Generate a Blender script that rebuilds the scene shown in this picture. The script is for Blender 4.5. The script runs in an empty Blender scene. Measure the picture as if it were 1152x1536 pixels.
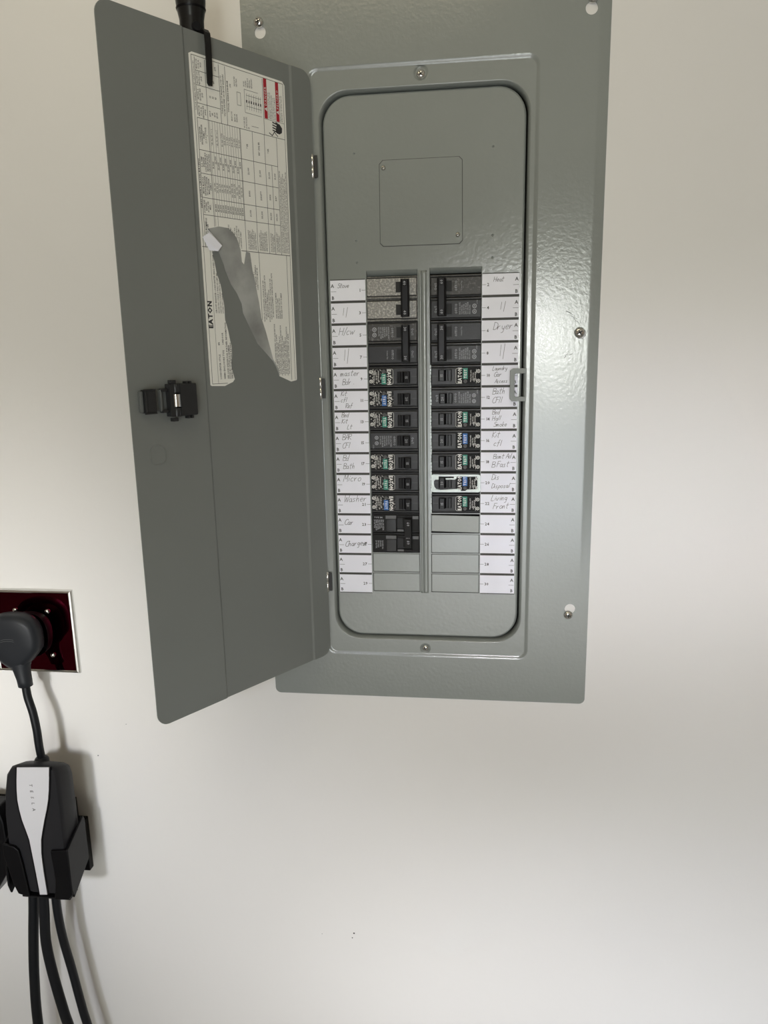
import bpy, bmesh, math, random
from mathutils import Vector, Matrix
from mathutils.geometry import tessellate_polygon
random.seed(7)
S = 0.0254            # everything below is measured in inches
ZO = 1.45             # height of the breaker panel's origin above the floor, metres
scn = bpy.context.scene
COL = scn.collection
PI = math.pi

# ------------------------------------------------------------------ camera
cam_d = bpy.data.cameras.new('camera'); cam = bpy.data.objects.new('camera', cam_d); COL.objects.link(cam)
R = Vector((0.99213237, 0.12372552, -0.01911429)); F = Vector((-0.12497623, 0.96981375, -0.20938536)); U = Vector((-0.00736901, 0.21012683, 0.97764636))
cam.matrix_world = Matrix(((R.x, U.x, -F.x, 2.54641764 * S), (R.y, U.y, -F.y, -35.00662052 * S), (R.z, U.z, -F.z, 4.1672077 * S + ZO), (0, 0, 0, 1)))
cam_d.sensor_fit = 'VERTICAL'; cam_d.sensor_height = 36.0; cam_d.lens = 1125.257 / 1536 * 36.0
cam_d.clip_start = 0.02
scn.camera = cam

# ------------------------------------------------------------------ light
world = bpy.data.worlds.new('world'); scn.world = world; world.use_nodes = True
bg = world.node_tree.nodes['Background']; bg.inputs[0].default_value = (1.0, 0.82, 0.64, 1); bg.inputs[1].default_value = 0.22

def area(name, loc, target, sx, sy, power, color, spread=180):
    d = bpy.data.lights.new(name, 'AREA'); d.shape = 'RECTANGLE'; d.size = sx; d.size_y = sy
    d.energy = power; d.color = color; d.spread = math.radians(spread)
    o = bpy.data.objects.new(name, d); COL.objects.link(o); o.location = loc
    o.rotation_euler = (Vector(target) - Vector(loc)).to_track_quat('-Z', 'Y').to_euler()
    return o
area('window_daylight', (0.58, -4.6, 1.60), (0.58, 0, 1.60), 0.46, 0.70, 20, (0.95, 1.0, 0.90))
area('driveway_daylight', (0.35, -4.6, 0.62), (0.35, 0, 0.62), 1.7, 0.95, 27, (0.92, 0.98, 1.03))
area('floor_daylight', (0.1, -3.9, 2.3), (0.1, -3.9, 0), 2.2, 1.5, 78, (1.0, 1.0, 1.0), 60)
area('added_beam_left', (-0.45, -3.0, 2.05), (-0.50, 0, 0.85), 0.20, 0.20, 0.34, (0.82, 0.86, 1.0), 22)  # added beam without a fixture, brightens the wall round the charger
area('added_beam_middle', (-0.05, -3.0, 1.95), (-0.05, 0, 0.66), 0.25, 0.12, 0.33, (0.98, 0.97, 1.0), 16)  # added narrow beam, lifts the wall below the panel
area('added_beam_right', (0.35, -3.0, 1.95), (0.40, 0, 0.55), 0.25, 0.12, 0.76, (0.87, 0.90, 1.0), 20)  # added narrow beam, puts a bright patch low on the right wall
area('added_beam_upper_right', (0.30, -3.0, 1.75), (0.27, 0, 1.335), 0.62, 0.12, 0.265, (0.95, 0.93, 1.0), 12)  # added beam for a bright band across the cover and wall beside it
area('added_beam_upper_left', (-0.6, -3.0, 1.9), (-0.66, 0, 1.13), 0.20, 0.20, 0.47, (1.0, 0.98, 0.92), 17)  # added beam, no real lamp, brightens the wall round the outlet
area('ceiling_light', (-0.42, -1.0, 2.58), (-0.35, -0.1, 1.95), 1.1, 0.3, 1.7, (1.0, 0.88, 0.60), 110)
scn.view_settings.view_transform = 'Standard'; scn.view_settings.look = 'None'
scn.view_settings.gamma = 1.0; scn.view_settings.use_curve_mapping = False
scn.view_settings.exposure = 0.0

# ------------------------------------------------------------------ materials
def mat(name, color, rough=0.5, metal=0.0, bump=None, coat=0.0, var=None, spec=None, speckle=None):
    """bump = (scale, strength, distance); var = (scale, amount) faint tone variation; speckle = (scale, threshold, colour)"""
    m = bpy.data.materials.new(name); m.use_nodes = True
    nt = m.node_tree; b = nt.nodes['Principled BSDF']
    b.inputs['Base Color'].default_value = (*color, 1); b.inputs['Roughness'].default_value = rough
    b.inputs['Metallic'].default_value = metal
    if coat: b.inputs['Coat Weight'].default_value = coat; b.inputs['Coat Roughness'].default_value = 0.08
    if spec is not None: b.inputs['Specular IOR Level'].default_value = spec
    tc = nt.nodes.new('ShaderNodeTexCoord')
    last = None
    if var:
        n = nt.nodes.new('ShaderNodeTexNoise'); n.inputs['Scale'].default_value = var[0]; n.inputs['Detail'].default_value = 5
        nt.links.new(tc.outputs['Object'], n.inputs['Vector'])
        r = nt.nodes.new('ShaderNodeMapRange'); r.inputs['To Min'].default_value = 1 - var[1]; r.inputs['To Max'].default_value = 1 + var[1]
        r.inputs['From Min'].default_value = 0.3; r.inputs['From Max'].default_value = 0.7
        nt.links.new(n.outputs['Fac'], r.inputs['Value'])
        mx = nt.nodes.new('ShaderNodeVectorMath'); mx.operation = 'SCALE'; mx.inputs[0].default_value = color
        nt.links.new(r.outputs['Result'], mx.inputs['Scale']); nt.links.new(mx.outputs['Vector'], b.inputs['Base Color'])
        last = mx.outputs['Vector']
    if speckle:  # pale speckle, used for dust and for painted glare
        n = nt.nodes.new('ShaderNodeTexNoise'); n.inputs['Scale'].default_value = speckle[0]; n.inputs['Detail'].default_value = 6
        n.inputs['Roughness'].default_value = 0.65
        nt.links.new(tc.outputs['Object'], n.inputs['Vector'])
        cr = nt.nodes.new('ShaderNodeValToRGB'); cr.color_ramp.elements[0].position = speckle[1]; cr.color_ramp.elements[1].position = speckle[1] + 0.08
        nt.links.new(n.outputs['Fac'], cr.inputs['Fac'])
        mc = nt.nodes.new('ShaderNodeMixRGB'); mc.inputs[1].default_value = (*color, 1); mc.inputs[2].default_value = (*speckle[2], 1)
        if last: nt.links.new(last, mc.inputs[1])
        nt.links.new(cr.outputs['Color'], mc.inputs[0]); nt.links.new(mc.outputs[0], b.inputs['Base Color'])
    if bump:
        n = nt.nodes.new('ShaderNodeTexNoise'); n.inputs['Scale'].default_value = bump[0]; n.inputs['Detail'].default_value = 3
        nt.links.new(tc.outputs['Object'], n.inputs['Vector'])
        bp = nt.nodes.new('ShaderNodeBump'); bp.inputs['Strength'].default_value = bump[1]; bp.inputs['Distance'].default_value = bump[2]
        nt.links.new(n.outputs['Fac'], bp.inputs['Height']); nt.links.new(bp.outputs['Normal'], b.inputs['Normal'])
    return m
M = {}
M['wall'] = mat('painted_drywall', (0.77, 0.760, 0.745), 0.48, bump=(90, 0.08, 0.002), var=(2.5, 0.015))
M['wall2'] = mat('drywall_edge', (0.70, 0.67, 0.62), 0.8)
M['steel'] = mat('grey_panel_enamel', (0.228, 0.249, 0.238), 0.20, spec=0.92, bump=(230, 0.26, 0.0006), var=(6, 0.03))
M['steel_catch'] = mat('worn_grey_enamel', (0.23, 0.25, 0.24), 0.5, bump=(200, 0.2, 0.0006))
M['steel_door'] = mat('grey_door_enamel', (0.198, 0.212, 0.204), 0.33, bump=(230, 0.12, 0.0006), var=(5, 0.03))
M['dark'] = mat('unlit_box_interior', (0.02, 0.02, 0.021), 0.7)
M['chrome'] = mat('zinc_plated_steel', (0.72, 0.72, 0.70), 0.16, 1.0)
M['zinc'] = mat('dull_zinc_steel', (0.55, 0.54, 0.50), 0.33, 1.0)
M['bright'] = mat('bright_galvanised_clip', (0.42, 0.46, 0.44), 0.38, 0.6, bump=(500, 0.5, 0.001))
M['recess'] = mat('screw_recess', (0.04, 0.04, 0.04), 0.5, 0.5)
M['paper'] = mat('directory_card_paper', (0.86, 0.87, 0.95), 0.75, var=(30, 0.02))
M['label'] = mat('glossy_data_label', (0.88, 0.88, 0.83), 0.5, bump=(40, 0.10, 0.002))
M['residue'] = mat('torn_label_backing', (0.33, 0.34, 0.33), 0.7, var=(28, 0.35))
M['ink'] = mat('black_print', (0.035, 0.035, 0.038), 0.6)
M['ink_soft'] = mat('fine_black_print', (0.05, 0.05, 0.05), 0.6)
M['bars'] = mat('charcoal_print', (0.045, 0.045, 0.04), 0.6)
M['pencil'] = mat('pencil_line', (0.13, 0.13, 0.14), 0.5)
M['red'] = mat('red_print', (0.42, 0.015, 0.03), 0.5)
M['brk'] = mat('black_breaker_plastic', (0.018, 0.018, 0.019), 0.36, spec=0.32, bump=(600, 0.25, 0.0005))
M['brk_sheen'] = mat('dusty_breaker_plastic_painted_sheen', (0.24, 0.235, 0.22), 0.30, bump=(400, 0.5, 0.001), speckle=(420, 0.50, (0.46, 0.44, 0.40)))  # silvery reflection painted as pale speckle on dusty plastic
M['brk_sheen2'] = mat('lightly_dusted_breaker_plastic', (0.055, 0.053, 0.05), 0.35, spec=0.3, bump=(300, 0.3, 0.001), speckle=(260, 0.54, (0.12, 0.115, 0.11)))
M['brk_new'] = mat('matt_black_breaker_plastic', (0.010, 0.0095, 0.009), 0.45, spec=0.15)
M['ridge'] = mat('breaker_edge_plastic', (0.045, 0.044, 0.043), 0.3)
M['tog'] = mat('toggle_black_plastic', (0.007, 0.007, 0.008), 0.32, spec=0.22)
M['slot'] = mat('toggle_slot_shadow_black', (0.004, 0.004, 0.004), 0.6)
M['lens'] = mat('smoked_breaker_window', (0.012, 0.012, 0.012), 0.12)
M['greyp'] = mat('dark_grey_plastic_rim', (0.09, 0.09, 0.09), 0.4)
M['blab'] = mat('black_breaker_sticker', (0.010, 0.010, 0.011), 0.5, spec=0.12)
M['blab_glare'] = mat('black_sticker_painted_glare', (0.010, 0.010, 0.011), 0.45, spec=0.15, speckle=(420, 0.55, (0.72, 0.70, 0.66)))  # glare painted into the sticker colour as white noise speckle
M['white'] = mat('white_print', (0.75, 0.75, 0.72), 0.5)
M['white_dim'] = mat('grey_white_print', (0.36, 0.37, 0.39), 0.5)
M['green'] = mat('green_test_button', (0.02, 0.24, 0.17), 0.4)
M['blue'] = mat('blue_test_button', (0.015, 0.13, 0.42), 0.4)
M['latch'] = mat('charcoal_latch_plastic', (0.022, 0.023, 0.025), 0.30, spec=0.35)
M['latch2'] = mat('translucent_grey_latch_plastic', (0.12, 0.13, 0.13), 0.22)
M['rubber'] = mat('black_cable_rubber', (0.007, 0.008, 0.010), 0.42, spec=0.25)
M['plug'] = mat('satin_black_plug_plastic', (0.016, 0.018, 0.022), 0.45, spec=0.3, bump=(900, 0.2, 0.0004))
M['unit'] = mat('matt_black_charger_shell', (0.013, 0.013, 0.015), 0.5, spec=0.22, bump=(900, 0.25, 0.0004))
M['gloss'] = mat('black_bracket_plastic', (0.003, 0.003, 0.004), 0.35, spec=0.2)
M['silver'] = mat('brushed_silver_strip', (0.66, 0.66, 0.69), 0.42, 0.2, bump=(900, 0.3, 0.0005))
M['maroon_reflection'] = mat('mirror_plate_tinted_reflection', (0.105, 0.006, 0.018), 0.04, 1.0)  # reflected red surroundings painted into the mirror's tint
M['torch'] = mat('black_anodised_metal', (0.012, 0.012, 0.012), 0.3, 0.4)
M['mark'] = mat('scuff_mark', (0.06, 0.06, 0.06), 0.6)
M['chip'] = mat('chipped_paint_white', (0.75, 0.74, 0.70), 0.6)
M['concrete'] = mat('garage_concrete', (0.40, 0.39, 0.37), 0.6, bump=(40, 0.2, 0.003), var=(3, 0.12))
M['ceil'] = mat('ceiling_paint', (0.62, 0.58, 0.50), 0.7)

# ------------------------------------------------------------------ mesh helpers
class MB:
    """collects geometry in inches (x right, y into the wall, z up) and links it as ONE mesh object"""
    def __init__(s): s.v = []; s.f = []; s.m = []; s.s = []; s.T = None
    def add(s, verts, faces, mi=0, smooth=False):
        b = len(s.v)
        if s.T: verts = [s.T(p) for p in verts]
        s.v += [tuple(p) for p in verts]
        for f in faces: s.f.append(tuple(b + i for i in f)); s.m.append(mi); s.s.append(smooth)
    def box(s, x0, x1, y0, y1, z0, z1, mi=0):
        v = [(x, y, z) for x in (x0, x1) for y in (y0, y1) for z in (z0, z1)]
        s.add(v, [(0, 1, 3, 2), (4, 6, 7, 5), (0, 4, 5, 1), (2, 3, 7, 6), (0, 2, 6, 4), (1, 5, 7, 3)], mi)
    def rings(s, rs, mi=0, smooth=True, closed=True, cap0=False, cap1=False):
        n = len(rs[0]); v = [p for r in rs for p in r]; f = []
        for a in range(len(rs) - 1):
            for i in range(n if closed else n - 1):
                j = (i + 1) % n
                f.append((a * n + i, a * n + j, (a + 1) * n + j, (a + 1) * n + i))
        s.add(v, f, mi, smooth)
        if cap0: s.add(rs[0], [tuple(range(n))], mi)
        if cap1: s.add(rs[-1], [tuple(range(n))], mi)
    def plate(s, outer, holes=(), y=0.0, mi=0):
        """flat sheet in the xz plane with holes; y may be a function of (x, z)"""
        loops = [outer] + list(holes)
        pts = [p for l in loops for p in l]
        tr = tessellate_polygon([[Vector((p[0], p[1], 0)) for p in l] for l in loops])
        fy = y if callable(y) else (lambda x, z: y)
        s.add([(p[0], fy(*p), p[1]) for p in pts], [t for t in tr], mi)
    def prism(s, poly, y0, y1, mi=0, smooth=False):
        s.plate(poly, (), y0, mi); s.plate(poly, (), y1, mi)
        s.rings([[(x, y0, z) for x, z in poly], [(x, y1, z) for x, z in poly]], mi, smooth)
    def tube(s, pts, r, mi=0, n=14, caps=True):
        pts = [Vector(p) for p in pts]; rr = r if isinstance(r, (list, tuple)) else [r] * len(pts)
        rs = []; nrm = None
        for i, p in enumerate(pts):
            t = (pts[min(i + 1, len(pts) - 1)] - pts[max(i - 1, 0)]).normalized()
            if nrm is None:
                nrm = t.orthogonal().normalized()
            nrm = (nrm - t * nrm.dot(t)).normalized(); bn = t.cross(nrm)
            rs.append([p + (nrm * math.cos(2 * PI * k / n) + bn * math.sin(2 * PI * k / n)) * rr[i] for k in range(n)])
        s.rings(rs, mi, True, True, caps, caps)
    def lathe(s, c, prof, mi=0, n=20, ax='y', caps=True):
        """prof = list of (radius, position along axis)"""
        rs = []
        for r, a in prof:
            ring = []
            for k in range(n):
                u, w = r * math.cos(2 * PI * k / n), r * math.sin(2 * PI * k / n)
                ring.append((c[0] + u, c[1] + a, c[2] + w) if ax == 'y' else ((c[0] + u, c[1] + w, c[2] + a) if ax == 'z' else (c[0] + a, c[1] + u, c[2] + w)))
            rs.append(ring)
        s.rings(rs, mi, True, True, caps, caps)
    def ribbon(s, pts, w, y=0.0, mi=0):
        """flat stroke in the xz plane"""
        for (x0, z0), (x1, z1) in zip(pts, pts[1:]):
            dx, dz = x1 - x0, z1 - z0; l = math.hypot(dx, dz) or 1e-6
            nx, nz = -dz / l * w / 2, dx / l * w / 2; ex, ez = dx / l * w * .25, dz / l * w * .25
            s.add([(x0 + nx - ex, y, z0 + nz - ez), (x0 - nx - ex, y, z0 - nz - ez), (x1 - nx + ex, y, z1 - nz + ez), (x1 + nx + ex, y, z1 + nz + ez)], [(0, 1, 2, 3)], mi)
    def build(s, name, mats, parent=None, bevel=0.0, seg=2, origin=None, kind=None, label=None):
        me = bpy.data.meshes.new(name)
        o0 = Vector(origin) if origin else Vector((0, 0, 0))
        me.from_pydata([((Vector(p) - o0) * S) for p in s.v], [], s.f)
        if not isinstance(mats, (list, tuple)): mats = [mats]
        for m in mats: me.materials.append(m)
        me.polygons.foreach_set('material_index', s.m)
        me.polygons.foreach_set('use_smooth', s.s)
        if bevel:
            bm = bmesh.new(); bm.from_mesh(me)
            bmesh.ops.remove_doubles(bm, verts=bm.verts, dist=1e-6)
            bmesh.ops.recalc_face_normals(bm, faces=bm.faces)
            es = [e for e in bm.edges if len(e.link_faces) == 2 and e.calc_face_angle(0) > 0.6]
            bmesh.ops.bevel(bm, geom=es, offset=bevel * S, segments=seg, profile=0.5, affect='EDGES', clamp_overlap=True)
            bm.to_mesh(me); bm.free()
        else:
            bm = bmesh.new(); bm.from_mesh(me)
            if len(bm.faces) < 20000: bmesh.ops.recalc_face_normals(bm, faces=bm.faces)
            bm.to_mesh(me); bm.free()
        me.update()
        o = bpy.data.objects.new(name, me); COL.objects.link(o)
        if parent: o.parent = parent
        if origin: o.location = o0 * S
        if kind is None and (any(w in name for w in ('print', 'mark', 'lettering', 'writing', 'printed', 'arc', 'chip', 'scratch')) or name == 'sheared_edge'): kind = 'stuff'
        if kind: o['kind'] = kind
        if label: o['label'] = label
        return o

def thing(name, label, cat, loc, group=None, kind=None):
    o = bpy.data.objects.new(name, None); COL.objects.link(o)
    o.empty_display_size = 0.02
    o.location = (loc[0] * S, loc[1] * S, loc[2] * S + ZO); o['label'] = label; o['category'] = cat
    if group: o['group'] = group
    return o

def rrect(x0, x1, z0, z1, r, n=8):
    pts = []
    for cx, cz, a0 in ((x1 - r, z1 - r, 0), (x0 + r, z1 - r, 90), (x0 + r, z0 + r, 180), (x1 - r, z0 + r, 270)):
        for k in range(n + 1):
            a = math.radians(a0 + 90 * k / n); pts.append((cx + r * math.cos(a), cz + r * math.sin(a)))
    return pts
def circ(cx, cz, r, n=20): return [(cx + r * math.cos(2 * PI * k / n), cz + r * math.sin(2 * PI * k / n)) for k in range(n)]
def lift(poly, y): return [(x, y, z) for x, z in poly]
def smoothpath(P, n=6):
    P = [Vector(p) for p in P]; out = []
    for i in range(len(P) - 1):
        p0, p1, p2, p3 = P[max(i - 1, 0)], P[i], P[i + 1], P[min(i + 2, len(P) - 1)]
        for k in range(n):
            t = k / n
            out.append(0.5 * ((2 * p1) + (p2 - p0) * t + (2 * p0 - 5 * p1 + 4 * p2 - p3) * t * t + (3 * p1 - p0 - 3 * p2 + p3) * t ** 3))
    out.append(P[-1]); return out

# ---- lettering: glyph meshes of the built-in font, laid out character by character
_G = {}
def glyph(ch, bold):
    k = (ch, bold)
    if k in _G: return _G[k]
    c = bpy.data.curves.new('g', 'FONT'); c.body = ch; c.size = 1.0; c.resolution_u = 1; c.offset = bold; c.fill_mode = 'FRONT'
    o = bpy.data.objects.new('g', c); COL.objects.link(o)
    dg = bpy.context.evaluated_depsgraph_get()
    me = bpy.data.meshes.new_from_object(o.evaluated_get(dg))
    v = [(p.co.x, p.co.y) for p in me.vertices]; f = [tuple(q.vertices) for q in me.polygons]
    w = (max(p[0] for p in v) + 0.07) if v else 0.3
    bpy.data.objects.remove(o); bpy.data.curves.remove(c); bpy.data.meshes.remove(me)
    _G[k] = (v, f, w); return _G[k]
def text(mb, s, x, z, h, y=0.0, ang=0.0, mi=0, bold=0.0, sx=1.0, track=0.0, align='l', clip=None, emit=None):
    """cap height h; the baseline starts (or centres) at x, z and runs at angle ang degrees in the xz plane"""
    sc = h / 0.70
    adv = [(glyph(c, bold)[2] if c != ' ' else 0.32) * sc * sx + track for c in s]
    tot = sum(adv); ca, sa = math.cos(math.radians(ang)), math.sin(math.radians(ang))
    px = 0 if align == 'l' else (-tot / 2 if align == 'c' else -tot)
    for c, a in zip(s, adv):
        if c != ' ':
            v, f, w = glyph(c, bold)
            mx, mz = px + a / 2, h / 2
            gx, gz = x + ca * mx - sa * mz, z + sa * mx + ca * mz
            if clip is None or clip(gx, gz):
                vv = [(x + ca * (px + p[0] * sc * sx) - sa * p[1] * sc, y, z + sa * (px + p[0] * sc * sx) + ca * p[1] * sc) for p in v]
                mb.add(vv if emit is None else [emit(p) for p in vv], f, mi)
        px += a

# ---- single-stroke hand lettering
HW = {
 'G': [[(.5,.85),(.3,1),(.05,.7),(0,.25),(.2,0),(.45,.1),(.48,.42),(.3,.42)]], 'b': [[(.08,1),(.02,0),(.3,.1),(.32,.4),(.06,.4)]],
 'S': [[(.5,.9),(.3,1),(.1,.85),(.15,.6),(.45,.45),(.45,.15),(.2,0),(0,.12)]], 't': [[(.2,.95),(.15,.1),(.3,0)],[(0,.62),(.4,.66)]],
 'o': [[(.3,.5),(.1,.45),(.02,.2),(.15,0),(.35,.08),(.4,.35),(.3,.5)]], 'v': [[(0,.5),(.15,0),(.4,.52)]], 'e': [[(.02,.25),(.35,.3),(.3,.5),(.12,.48),(.02,.2),(.15,0),(.38,.08)]],
 '/': [[(.25,1.05),(0,-.1)]], 'H': [[(0,1),(.02,0)],[(.5,1),(.45,0)],[(0,.5),(.5,.52)]], 'c': [[(.35,.45),(.15,.5),(.02,.25),(.12,0),(.35,.05)]],
 'w': [[(0,.5),(.1,0),(.25,.4),(.35,0),(.55,.55)]], 'm': [[(0,.5),(.03,0),(.08,.4),(.2,.48),(.25,0),(.3,.4),(.42,.45),(.5,0)]], 'a': [[(.35,.45),(.12,.48),(.02,.2),(.15,0),(.33,.15),(.36,.48),(.38,.05),(.48,0)]],
 's': [[(.35,.48),(.1,.45),(.15,.28),(.3,.18),(.25,0),(.02,.03)]], 'r': [[(.02,.5),(.05,0),(.1,.35),(.3,.5)]], 'B': [[(0,1),(.05,0)],[(0,.95),(.4,.95),(.4,.6),(.05,.52),(.5,.4),(.45,.05),(.05,0)]],
 'd': [[(.35,.42),(.1,.45),(.02,.15),(.18,0),(.35,.15),(.45,1.05)],[(.36,.2),(.42,0)]], '.': [[(.1,.05),(.14,.0)]], 'K': [[(.05,1),(.05,0)],[(.45,.95),(.08,.45),(.5,0)]], 'i': [[(.1,.5),(.08,.05)],[(.14,.75),(.16,.8)]],
 'f': [[(.35,1),(.2,.95),(.12,.1),(.05,-.1)],[(0,.5),(.35,.55)]], 'R': [[(0,1),(.05,0)],[(0,.95),(.4,.95),(.4,.6),(.05,.5),(.5,0)]], 'L': [[(.05,1),(0,0),(.4,.02)]], 'A': [[(0,0),(.28,1),(.5,0)],[(.1,.4),(.45,.42)]],
 'C': [[(.5,.85),(.3,1),(.05,.75),(0,.25),(.2,0),(.5,.1)]], 'F': [[(.05,1),(.02,0)],[(.05,.98),(.5,1)],[(.04,.55),(.38,.57)]], 'I': [[(.1,1),(.06,0)]], '1': [[(.1,1),(.06,0)]], 'W': [[(0,1),(.12,0),(.28,.7),(.42,0),(.62,1)]],
 'h': [[(.05,1),(.02,0),(.08,.38),(.28,.5),(.32,0)]], 'g': [[(.35,.42),(.12,.48),(.04,.2),(.2,.05),(.34,.2),(.36,.48),(.34,-.3),(.12,-.42)]], 'y': [[(.02,.5),(.12,.1),(.32,.15),(.36,.5),(.3,-.3),(.08,-.4)]], 'u': [[(.02,.5),(.06,.05),(.25,.02),(.32,.5),(.36,.02)]],
 'n': [[(.02,.5),(.03,0),(.1,.4),(.28,.48),(.32,0)]], 'D': [[(.02,1),(.05,0)],[(0,1),(.4,.85),(.5,.4),(.3,.05),(.05,0)]], 'p': [[(.08,.5),(-.02,-.4)],[(.06,.4),(.25,.52),(.38,.3),(.22,.02),(.04,.1)]], 'l': [[(.14,1),(.05,.05)]], 'k': [[(.1,1),(.05,0)],[(.35,.5),(.08,.22),(.35,0)]],
 'M': [[(0,0),(.08,1),(.3,.35),(.5,1),(.55,0)]], 'z': [[(0,.5),(.35,.5),(.02,0),(.38,0)]], ' ': [] }
def hand(mb, s, x, z, h, y, w=0.017, slant=0.25, rise=0.0):
    for c in s:
        for st in HW[c]:
            jx, jz = random.uniform(-.02, .02), random.uniform(-.03, .03)
            pts = [(p[0] + jx + (p[1]) * slant, p[1] + jz) for p in st]
            q = smoothpath([(a, 0, b) for a, b in pts], 3) if len(pts) > 2 else [Vector((a, 0, b)) for a, b in pts]
            mb.ribbon([(x + p.x * h * 1.05, z + p.z * h) for p in q], w, y)
        x += h * ((0.3 if c in 'il1I/ .' else 0.68 if c in 'WMmwH' else 0.52)) * 1.05; z += rise * h

def screw(cx, cy, cz, r, name, parent, ang=20, m='chrome', label=None):
    mb = MB()
    mb.lathe((cx, cy, cz), [(r, 0.03), (r * 1.0, -0.015), (r * .93, -r * .25), (r * .74, -r * .48), (r * .42, -r * .6), (0.001, -r * .63)], 0, 20)
    for a in (ang, ang + 90):
        c, s_ = math.cos(math.radians(a)), math.sin(math.radians(a)); L, w = r * .5, r * .13
        P = [(c * L - s_ * w, s_ * L + c * w), (-c * L - s_ * w, -s_ * L + c * w), (-c * L + s_ * w, -s_ * L - c * w), (c * L + s_ * w, s_ * L - c * w)]
        mb.prism([(cx + p, cz + q) for p, q in P], cy - r * .64, cy - r * .3, 1)
    return mb.build(name, [M[m], M['recess']], parent, label=label)

# ------------------------------------------------------------------ the setting
def struct(mb, name, m, bevel=0):
    o = mb.build(name, m, None); o['kind'] = 'structure'; o.location.z = ZO; return o
w_ = MB(); zf = -ZO / S; zc = zf + 105
w_.plate([(-150, zf), (150, zf), (150, zc), (-150, zc)], [rrect(-5.15, 5.15, -10.93, 16.36, .1, 2)], 0.06, 0)
hl = rrect(-5.15, 5.15, -10.93, 16.36, .1, 2)
w_.rings([lift(hl, 0.06), lift(hl, 0.6)], 1, False)
struct(w_, 'wall_back', [M['wall'], M['wall2']])
f_ = MB(); f_.box(-150, 150, -190, 0.05, zf - 4, zf); struct(f_, 'floor', M['concrete'])
c_ = MB(); c_.box(-150, 150, -190, 0.05, zc, zc + 4); struct(c_, 'ceiling', M['ceil'])

# ------------------------------------------------------------------ breaker panel: cover, dead front, door
panel = thing('breaker_box', 'grey steel electrical load centre on the wall with its door standing open', 'electrical panel', (0, 0, 0))
TR = (-4.99, 4.99, -10.77, 16.20)          # recessed tray
OP = (-4.56, 4.64, -9.93, 15.27)           # opening in the tray
ZB, ZT = -12.97, 22.6
cv = MB()
key = []
def keyhole(hx, hz, sx_, sz_):
    """round hole with a narrow slot that the screw sits in"""
    r, w = 0.25, 0.10
    a = math.atan2(sz_ - hz, sx_ - hx); pts = []
    for k in range(21):
        t = a + math.radians(24) + math.radians(312) * k / 20; pts.append((hx + r * math.cos(t), hz + r * math.sin(t)))
    nx, nz = -math.sin(a) * w, math.cos(a) * w
    pts += [(sx_ - nx, sz_ - nz), (sx_ + .05 * math.cos(a), sz_ + .05 * math.sin(a)), (sx_ + nx, sz_ + nz)]
    return pts
KH = [(-6.94, 17.70, -6.975, 18.08), (6.98, 17.69, 7.02, 18.06), (6.93, -8.08, 6.85, -8.37), (6.99, 4.77, 6.93, 4.82), (-6.94, 4.45, -6.975, 4.82), (-6.94, -8.1, -6.975, -8.42)]
holes = [keyhole(*k) for k in KH[:3] + KH[4:]] + [circ(6.985, 4.775, .235)]
tray = rrect(*TR, .52)
XI = 7.30
cv.plate([(-XI, ZB), (XI, ZB), (XI, ZT), (-XI, ZT)], [tray] + holes, 0.0)
for sg in (-1, 1):
    def bend(z): t = min(1, max(0, (z + 9) / 8)); return .075 * t * t * (3 - 2 * t)
    zs = [ZB + .28 * (1 - math.cos(PI / 2 * k / 6)) for k in range(7)] + [-11 + k for k in range(0, 33)] + [ZT - .28 * (1 - math.sin(PI / 2 * k / 6)) for k in range(7)]
    def xo_(z):
        d = max(ZB + .28 - z, z - ZT + .28, 0); return 7.50 + math.sqrt(max(0, .28 ** 2 - d * d))
    rows = [[(sg * XI, 0, z), (sg * (XI + .05), .05 * bend(z) * .5, z), (sg * xo_(z), (xo_(z) - XI) * bend(z), z)] for z in zs]
    cv.rings(rows, 0, False, False)
    cv.rings([[r[2] for r in rows], [(r[2][0], .06, r[2][2]) for r in rows]], 0, False, False)
for z in (ZB, ZT): cv.rings([[(-7.5, 0.0, z), (7.5, 0.0, z)], [(-7.5, .06, z), (7.5, .06, z)]], 0, False, False)
for h in holes: cv.rings([lift(h, 0), lift(h, .055)], 0, False)
def inset(t, d): return rrect(t[0] + d, t[1] - d, t[2] + d, t[3] - d, .52 - d)
cv.rings([lift(tray, 0), lift(inset(TR, .035), .005), lift(inset(TR, .07), .016), lift(inset(TR, .115), .036), lift(inset(TR, .15), .052), lift(inset(TR, .19), .058)], 0, True)
opn = rrect(*OP, 1.30, 10)
dimp = [circ(-.03, 15.72, .34), circ(-.03, -10.33, .28)]
cv.plate(inset(TR, .19), [opn] + dimp, 0.058)
for (dx, dz, r) in ((-.03, 15.72, .34), (-.03, -10.33, .28)):
    cv.rings([lift(circ(dx, dz, r), .058), lift(circ(dx, dz, r - .03), .066), lift(circ(dx, dz, r - .07), .09), lift(circ(dx, dz, r - .10), .135), lift(circ(dx, dz, r - .12), .14)], 0, True)
    cv.plate(circ(dx, dz, r - .12), (), .14)
def oin(d, y): return lift(rrect(OP[0] + d, OP[1] - d, OP[2] + d, OP[3] - d, 1.30 - d, 10), y)
cv.rings([oin(0, .058), oin(.018, .062), oin(.04, .078), oin(.07, .115), oin(.095, .19), oin(.12, .35), oin(.13, .60)], 0, True)
cv.build('cover', M['steel'], panel)
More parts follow.
